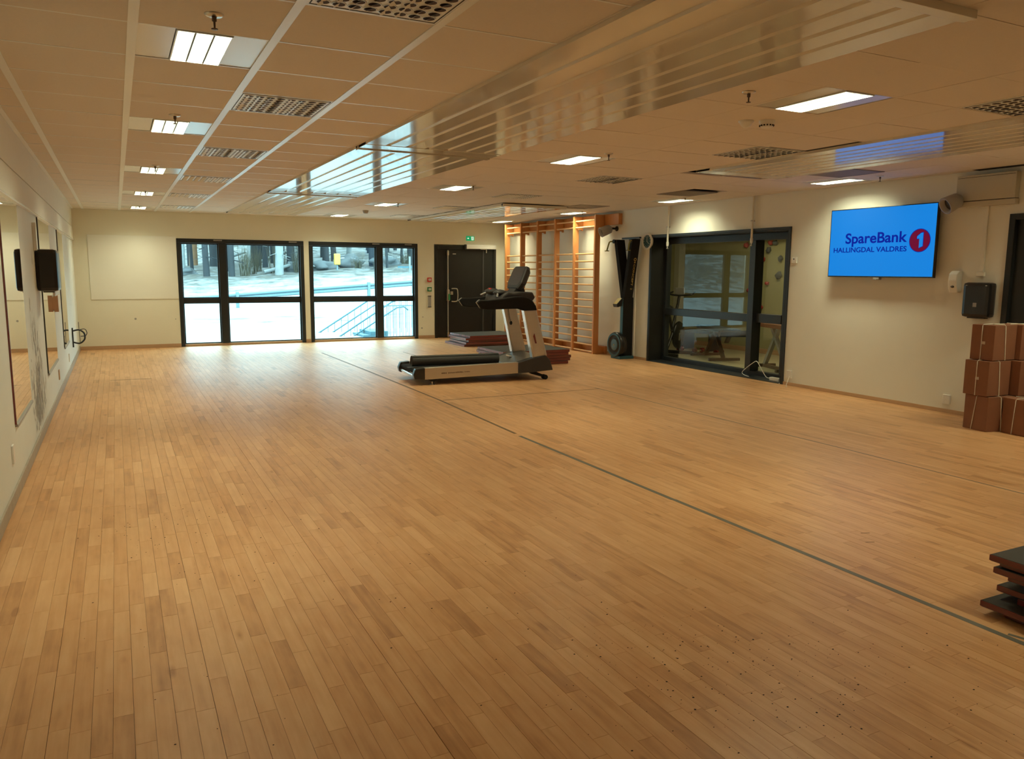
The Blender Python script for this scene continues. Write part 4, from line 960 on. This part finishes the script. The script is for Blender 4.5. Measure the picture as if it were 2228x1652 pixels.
# rolled mat resting on the belt
rm = thing('rolled_mat', 'black rolled-up mat lying along the treadmill belt', 'mat', tm.matrix_basis @ Vector((0, 0, 0)), tm.rotation_euler.z)
pts = []
r0 = .078
sp_ = []
for k in range(0, 70):
    a = k*2*PI/20; rr = .03+.048*k/69; sp_.append((rr*math.cos(a-.6), rr*math.sin(a-.6)))
vs = []
for uu in (-.185, 1.09): vs += [(uu, .40+p, .285+q) for p, q in sp_]
n = len(sp_)
MB().add(vs, [(i, i+1, n+i+1, n+i) for i in range(n-1)], 0, True).cyl((-.18, .40, .285), (1.085, .40, .285), .070, n=24).build('roll', M['mat_top'], rm)
MB().box(-.26, 1.05, .27, .38, .207, .213, bev=.002).build('loose_flap', M['mat_top'], rm)

# ================================================================== FLOOR MARKINGS AND DIRT
def tape(name, pts, w, m, label):
    mb = MB()
    for (a, b) in pts:
        a = Vector((*a, 0)); b = Vector((*b, 0)); d = (b-a).normalized(); nn = Vector((-d.y, d.x, 0))*w/2
        mb.add([a-nn+Vector((0, 0, .0003)), a+nn+Vector((0, 0, .0003)), b+nn+Vector((0, 0, .0003)), b-nn+Vector((0, 0, .0003)), a-nn+Vector((0, 0, .0009)), a+nn+Vector((0, 0, .0009)), b+nn+Vector((0, 0, .0009)), b-nn+Vector((0, 0, .0009))], [(3, 2, 6, 7), (4, 7, 6, 5), (0, 3, 7, 4), (1, 5, 6, 2), (0, 4, 5, 1)])
    return tag(mb.build(name, m), label, 'floor tape')
tape('floor_tape', [((3.305, 1.4), (3.297, 4.05)), ((3.292, 4.05), (3.291, 6.31))], .034, M['tape'], 'long grey tape line across the floor towards the camera')
tape('floor_tape', [((3.302, 6.42), (3.358, 8.50)), ((3.358, 8.50), (3.352, 11.5)), ((3.352, 11.5), (3.33, 14.35))], .030, M['tape_old'], 'worn brown tape line running from the grey tape to the end windows')
tape('floor_tape', [((3.39, 8.485), (5.61, 8.487))], .022, M['tape_old'], 'cross tape line in front of the treadmill')
tape('floor_tape', [((5.60, 8.6), (5.60, 6.7)), ((5.60, 6.7), (5.64, 4.6)), ((5.64, 4.6), (5.62, 2.9))], .014, M['tape'], 'thin faint tape line on the right half of the floor')
tape('floor_tape', [((3.335, 1.84), (3.42, 1.55))], .02, M['tape'], 'short grey tape scrap beside the near mat stack')
tape('floor_tape', [((4.75, 13.9), (4.78, 10.6))], .02, M['tape_old'], 'faint tape line between the treadmill and the end windows')
tape('floor_tape', [((-.15, 11.9), (.37, 11.88))], .02, M['tape_old'], 'short worn tape mark near the mirror wall')
tape('floor_tape', [((3.87, 3.02), (3.92, 3.0)), ((3.76, 2.9), (3.81, 2.88))], .006, M['tape_old'], 'two tiny scratch marks on the floor left of the mats')
mb = MB(); rs = random.Random(11)
def crumb(x, y, s):
    a = rs.uniform(0, 6.28); n = rs.choice((4, 5, 6)); e = rs.uniform(.5, 1.)
    vs = []; 
    for i in range(n): t_ = a+2*PI*i/n; vs.append((x+s*math.cos(t_), y+s*e*math.sin(t_), .0002))
    vs.append((x, y, .0002+s*.5)); mb.add(vs, [(i, (i+1) % n, n) for i in range(n)])
for (cx0, cy0, sx, sy_, nn) in ((.25, 5.0, .22, .25, 90), (.55, 4.4, .3, .4, 60), (1.95, 2.3, .22, .25, 110), (2.25, 1.95, .35, .3, 120), (1.7, 2.5, .5, .5, 70), (1.5, 6.5, .5, .9, 60), (.2, 2.6, .3, .6, 40), (2.5, 1.7, .5, .3, 60), (1.2, 3.6, 1.2, 1.4, 90)):
    for _ in range(nn): crumb(rs.gauss(cx0, sx), rs.gauss(cy0, sy_), rs.choice((.0014, .002, .0026, .0034, .0048)))
o = mb.build('floor_crumbs', M['crumb']); o['kind'] = 'stuff'; tag(o, 'black crumbs and dirt specks scattered over the floor', 'dirt')

# ================================================================== OUTDOORS
def zr(x): return -.35+.072*(x-5.24)
def zt(x, y):
    xc = max(-30, min(45, x))
    if y < 31: z = -.36+.01*max(0, x)
    elif y < 36: t_ = (y-31)/5; z = (-.36+.01*max(0, x))*(1-t_)+zr(xc)*t_
    else: z = zr(xc)
    if y > 43: z += (y-43)*.075
    if y > 84: z += (y-84)*.16
    if x < 0 and y > 43: z += min(-x, 60)*(y-43)*.006
    z += .12*noise.noise(Vector((x*.25, y*.25, 0)))*(0 if y < 20 else min(1, (y-20)/20))
    if y > 46: z += .35*noise.noise(Vector((x*.12, y*.12, 3)))+.1*noise.noise(Vector((x*.7, y*.7, 1)))
    return z
nx, ny = 110, 110; vs = []; fs = []
for j in range(ny+1):
    y = YB+.28+ (j/ny)**1.6*150
    for i in range(nx+1):
        u = i/nx*2-1; x = 8+u*(18+y*1.1); vs.append((x, y, zt(x, y)))
for j in range(ny):
    for i in range(nx): fs.append((j*(nx+1)+i, j*(nx+1)+i+1, (j+1)*(nx+1)+i+1, (j+1)*(nx+1)+i))
g = struct(MB().add(vs, fs, 0, True).build('ground', M['ground']), 'snowy slope rising to the wood outside')
# guardrail
gr = thing('guardrail', 'galvanised roadside guardrail across the snowy slope', 'guardrail', (0, 40, 0))
def gz(x): return zr(max(-30, min(45, x)))+.70
prof = [(-.02, 0), (-.08, -.04), (-.08, -.10), (-.02, -.155), (-.08, -.21), (-.08, -.27), (-.02, -.31)]
xs = [-6, 0, 4, 8, 12, 16, 20, 30]; vs = []; fs = []
for x in xs:
    vs += [(x, p, gz(x)+q) for p, q in prof]+[(x, p+.012, gz(x)+q) for p, q in prof]
n = len(prof)
for k in range(len(xs)-1):
    for i in range(n-1): fs.append((k*2*n+i, (k+1)*2*n+i, (k+1)*2*n+i+1, k*2*n+i+1)); fs.append((k*2*n+n+i, k*2*n+n+i+1, (k+1)*2*n+n+i+1, (k+1)*2*n+n+i))
    fs.append((k*2*n, k*2*n+n, (k+1)*2*n+n, (k+1)*2*n)); fs.append((k*2*n+n-1, (k+1)*2*n+n-1, (k+1)*2*n+2*n-1, k*2*n+2*n-1))
MB().add(vs, fs).build('beam', M['galv'], gr)
for x in (-1.35, 5.24, 11.82, 14.3, 18.4, 24.9):
    MB().box(x-.07, x+.07, -.12, .05, gz(x)-1.0, gz(x)+.06, bev=.01).build('post', M['galv'], gr)
# trees
rs = random.Random(21)
def tree(x, y, r, h, m, lean=0., birch=False):
    t = thing('forest_tree', '', 'tree', (x, y, zt(x, y)-.1))
    MB().tube([(0, 0, 0), (lean*.3, 0, h*.3), (lean*.6, .1, h*.6), (lean, 0, h)], [r*1.15, r*.95, r*.7, r*.2], 9).build('trunk', m, t)
    mb = MB()
    for k in range(7):
        z = 5+k*(h-5)/7; a = k*2.4+rs.random(); R_ = (1-k/8)*.85
        mb.blob((lean*z/h+math.cos(a)*.2*R_, math.sin(a)*.2*R_, z), (R_, R_, 1.0), k+int(x*7), .25, 1)
    mb.build('crown', M['needles'], t)
    mb = MB()
    for k in range(6):
        z = 1.0+rs.random()*4; a = rs.random()*6.28; l = rs.uniform(.5, 1.3)
        mb.cyl((lean*z/h, 0, z), (lean*z/h+math.cos(a)*l, math.sin(a)*l, z-.25), .03, .01, n=5)
    mb.build('dead_branches', m, t)
    return t
lab = {'g': 'grey-barked conifer in the snowy wood beyond the road', 'w': 'pale birch trunk in the wood beyond the road', 'o': 'orange-barked pine trunk seen in the left window'}
spots = []
def clear(x, y, q): return not (math.hypot(x-14.57, y-57.2) < 1.2 or abs(x-14.57*y/57.2) < .35 and y < 57.2) and all(math.hypot(x-a[0], y-a[1]) > q for a in spots+[(5.75, 69), (7.15, 67), (19.2, 71), (21.5, 72), (10.7, 70)])
for i in range(900):
    y = 57.5+46*rs.random()**1.6; x = rs.uniform(.05, .40)*y+rs.uniform(-2, 2)
    if len(spots) < 92 and clear(x, y, 1.6): spots.append((x, y, rs.choice((.09, .12, .16, .2, .27)), 'w' if rs.random() < .18 else 'g'))
spots += [(5.75, 69, .30, 'o'), (7.15, 67, .36, 'g'), (19.2, 71, .22, 'w'), (21.5, 72, .28, 'g'), (10.7, 70, .26, 'g')]
for i in range(14): y = rs.uniform(60, 95); spots.append((-rs.uniform(.4, 1.3)*y, y, .25, 'g'))
for (x, y, r_, k) in spots:
    o = tree(x, y, r_, rs.uniform(11, 16), {'g': M['bark'], 'w': M['bark_w'], 'o': M['bark_o']}[k], rs.uniform(-.4, .4))
    o['label'] = lab[k]; o['group'] = {'g': 'grey trees of the wood', 'w': 'pale trees of the wood', 'o': 'orange trees of the wood'}[k]
# boulders, logs, bushes
bl = [(18.5, 69, 1.6, 1.2, 1.1, 'large snow-dusted boulder in the right window beside the yellow marker'), (15.8, 68, 1.5, 1.2, .8, 'low boulder heap left of the yellow marker'), (21.6, 68, 1.5, 1.0, .9, 'smooth grey boulder right of the yellow marker'), (5.0, 70, 1.3, 1.0, .5, 'flat snow-capped rock under the trees in the left window'), (13.6, 68, 1.0, .9, 1.0, 'dark rock at the left edge of the right window')]
for i, (x, y, a, b, c, lb) in enumerate(bl):
    x *= .87; y *= .87
    t = thing('boulder', lb, 'rock', (x, y, zt(x, y)))
    a, b, c = a*.75, b*.75, c*.6
    MB().blob((0, 0, c*.3), (a, b, c), i+5, .3, 3).build('rock', M['rock'], t)
    MB().blob((0, .1, c*.95), (a*.55, b*.5, c*.18), i+9, .3, 2).build('snow_cap', M['snow'], t)
for i, (x0, x1, y, dz_, lb) in enumerate(((9.6, 13.4, 58.6, .1, 'long pale fallen log at the wood edge'), (11.0, 14.5, 69, .7, 'second fallen log propped above the long pale one'), (8.2, 10.0, 70, .8, 'short fallen log beside the dark trunks in the left window'))):
    t = MB().tube([(x0, y, zt(x0, y)+.2), ((x0+x1)/2, y+.2, zt(x1, y)+.3+dz_*.5), (x1, y, zt(x1, y)+.2+dz_)], [.14, .12, .08], 8).build('fallen_log', M['bark_w']); tag(t, lb, 'log')
for i in range(12):
    x, y = (8.2+.75*i, 58+(i*37 % 5)) if i < 7 else (16.4+1.4*(i-7), 57.5+(i*31 % 4))
    mb = MB()
    for k in range(36):
        a = rs.random()*6.28; e = rs.uniform(.1, .9); l = rs.uniform(.8, 2.3)*(1 if i < 7 else .4)
        bx_, by_ = rs.uniform(-.32, .32), rs.uniform(-.32, .32)
        mb.cyl((bx_, by_, -.1), (bx_+math.cos(a)*.18*l, by_+math.sin(a)*.18*l, l), .022, .006, n=4)
        mb.cyl((bx_+math.cos(a)*.08*l, by_, l*.45), (bx_+math.cos(a+2)*.3, by_+math.sin(a+2)*.3, l*.8), .012, .004, n=4)
    o = mb.build('bare_bush', M['bush'], None, (x, y, zt(x, y))); tag(o, ('tall bare thicket at the wood edge in the left window' if i < 7 else 'low bare bush at the wood edge in the right window'), 'bush', 'tall bare thickets' if i < 7 else 'low bare bushes')
t = thing('yellow_marker', 'bright yellow hydrant marker on a post at the wood edge', 'marker', (14.57, 57.2, zt(14.57, 57.2)))
MB().box(-.22, .22, -.16, .16, .40, 1.22, bev=.07).build('marker_body', M['marker'], t); MB().cyl((0, 0, -.1), (0, 0, .42), .06, n=10).build('post', M['galv'], t)
t = thing('marker_pole', 'thin white marker pole beyond the guardrail', 'pole', (19.05, 54, zt(19.05, 54)))
MB().cyl((0, 0, 0), (0, 0, 1.1), .07, n=10).build('pole', M['bark_w'], t); MB().box(-.9, .35, -.03, .03, .28, .40).build('sign_board', M['rail_dark'], t)
# stair with railings outside the right window
def railing(y, top, low, name_label, nb):
    t = thing('stair_railing', name_label, 'railing', (0, y, 0), 0, 'outdoor stair railings')
    MB().tube([(p[0], 0, p[1]) for p in top], .022).build('top_rail', M['rail_dark'], t)
    MB().tube([(p[0], 0, p[1]) for p in low], .020).build('hand_rail', M['rail_dark'], t)
    def zat(P, x):
        for (a, b), (c, d) in zip(P[:-1], P[1:]):
            if a <= x <= c: return b+(d-b)*(x-a)/(c-a+1e-9)
        return P[-1][1]
    x0, x1 = top[0][0], top[-1][0]
    for k in range(nb):
        x = x0+(x1-x0)*(k+.5)/nb; z = zat(top, x)
        MB().cyl((x, .03, z-.95), (x, .03, z), .008, n=6).build('baluster', M['galv'], t)
    MB().tube([(x0, .03, top[0][1]-.95), ((x0+x1)/2, .03, zat(top, (x0+x1)/2)-.95), (x1, .03, top[-1][1]-.95)], .015).build('bottom_rail', M['galv'], t)
railing(22.8, [(4.0, -1.06), (5.112, -.375), (6.656, .578), (6.85, .712), (7.57, .711), (9.2, .711)], [(4.2, -1.18), (5.305, -.504), (6.891, .467), (7.014, .477)], 'dark sloping stair railing outside the right window, rear one', 26)
railing(21.3, [(4.2, -1.08), (5.328, -.383), (6.964, .632), (7.2, .70), (9.0, .70)], [(4.6, -1.07), (5.741, -.37), (7.113, .464), (7.323, .489), (7.448, .396)], 'dark sloping stair railing outside the right window, front one', 26)
t = thing('entrance_fence', 'upright balustrade at the stair landing outside the right window', 'fence', (0, 20.4, 0))
for k in range(14):
    x = 6.35+.09*k; MB().cyl((x, 0, -.40), (x, 0, .55), .007, n=6).build('baluster', M['galv'], t)
MB().box(6.3, 7.6, -.015, .015, .55, .58).box(6.3, 7.6, -.015, .015, -.40, -.375).build('rail', M['galv'], t)
t = thing('stair_block', 'dark wedge-shaped stair side low in the right window', 'stair', (5.9, 20.9, -.42))
for k in range(3): MB().box(-.15+.2*k, .75, -.2, .9, .09*k, .09*(k+1), bev=.005).build('step', M['rail_dark'], t)
# cabin on the far hillside (seen mirrored in the inner window)
hx, hy = -52, 72; hz = zt(hx, hy)
t = thing('cabin', 'small red cabin with snowy roof on the far hillside', 'house', (hx, hy, hz), .7)
MB().box(-3, 3, -2.5, 2.5, -1, 2.6).build('wall', M['hut_red'], t)
MB().prism([(-3.1, 2.5), (0, 4.6), (3.1, 2.5), (3.5, 2.6), (0, 5.1), (-3.5, 2.6)], -3, 3, 'x').build('roof', M['snow'], t)
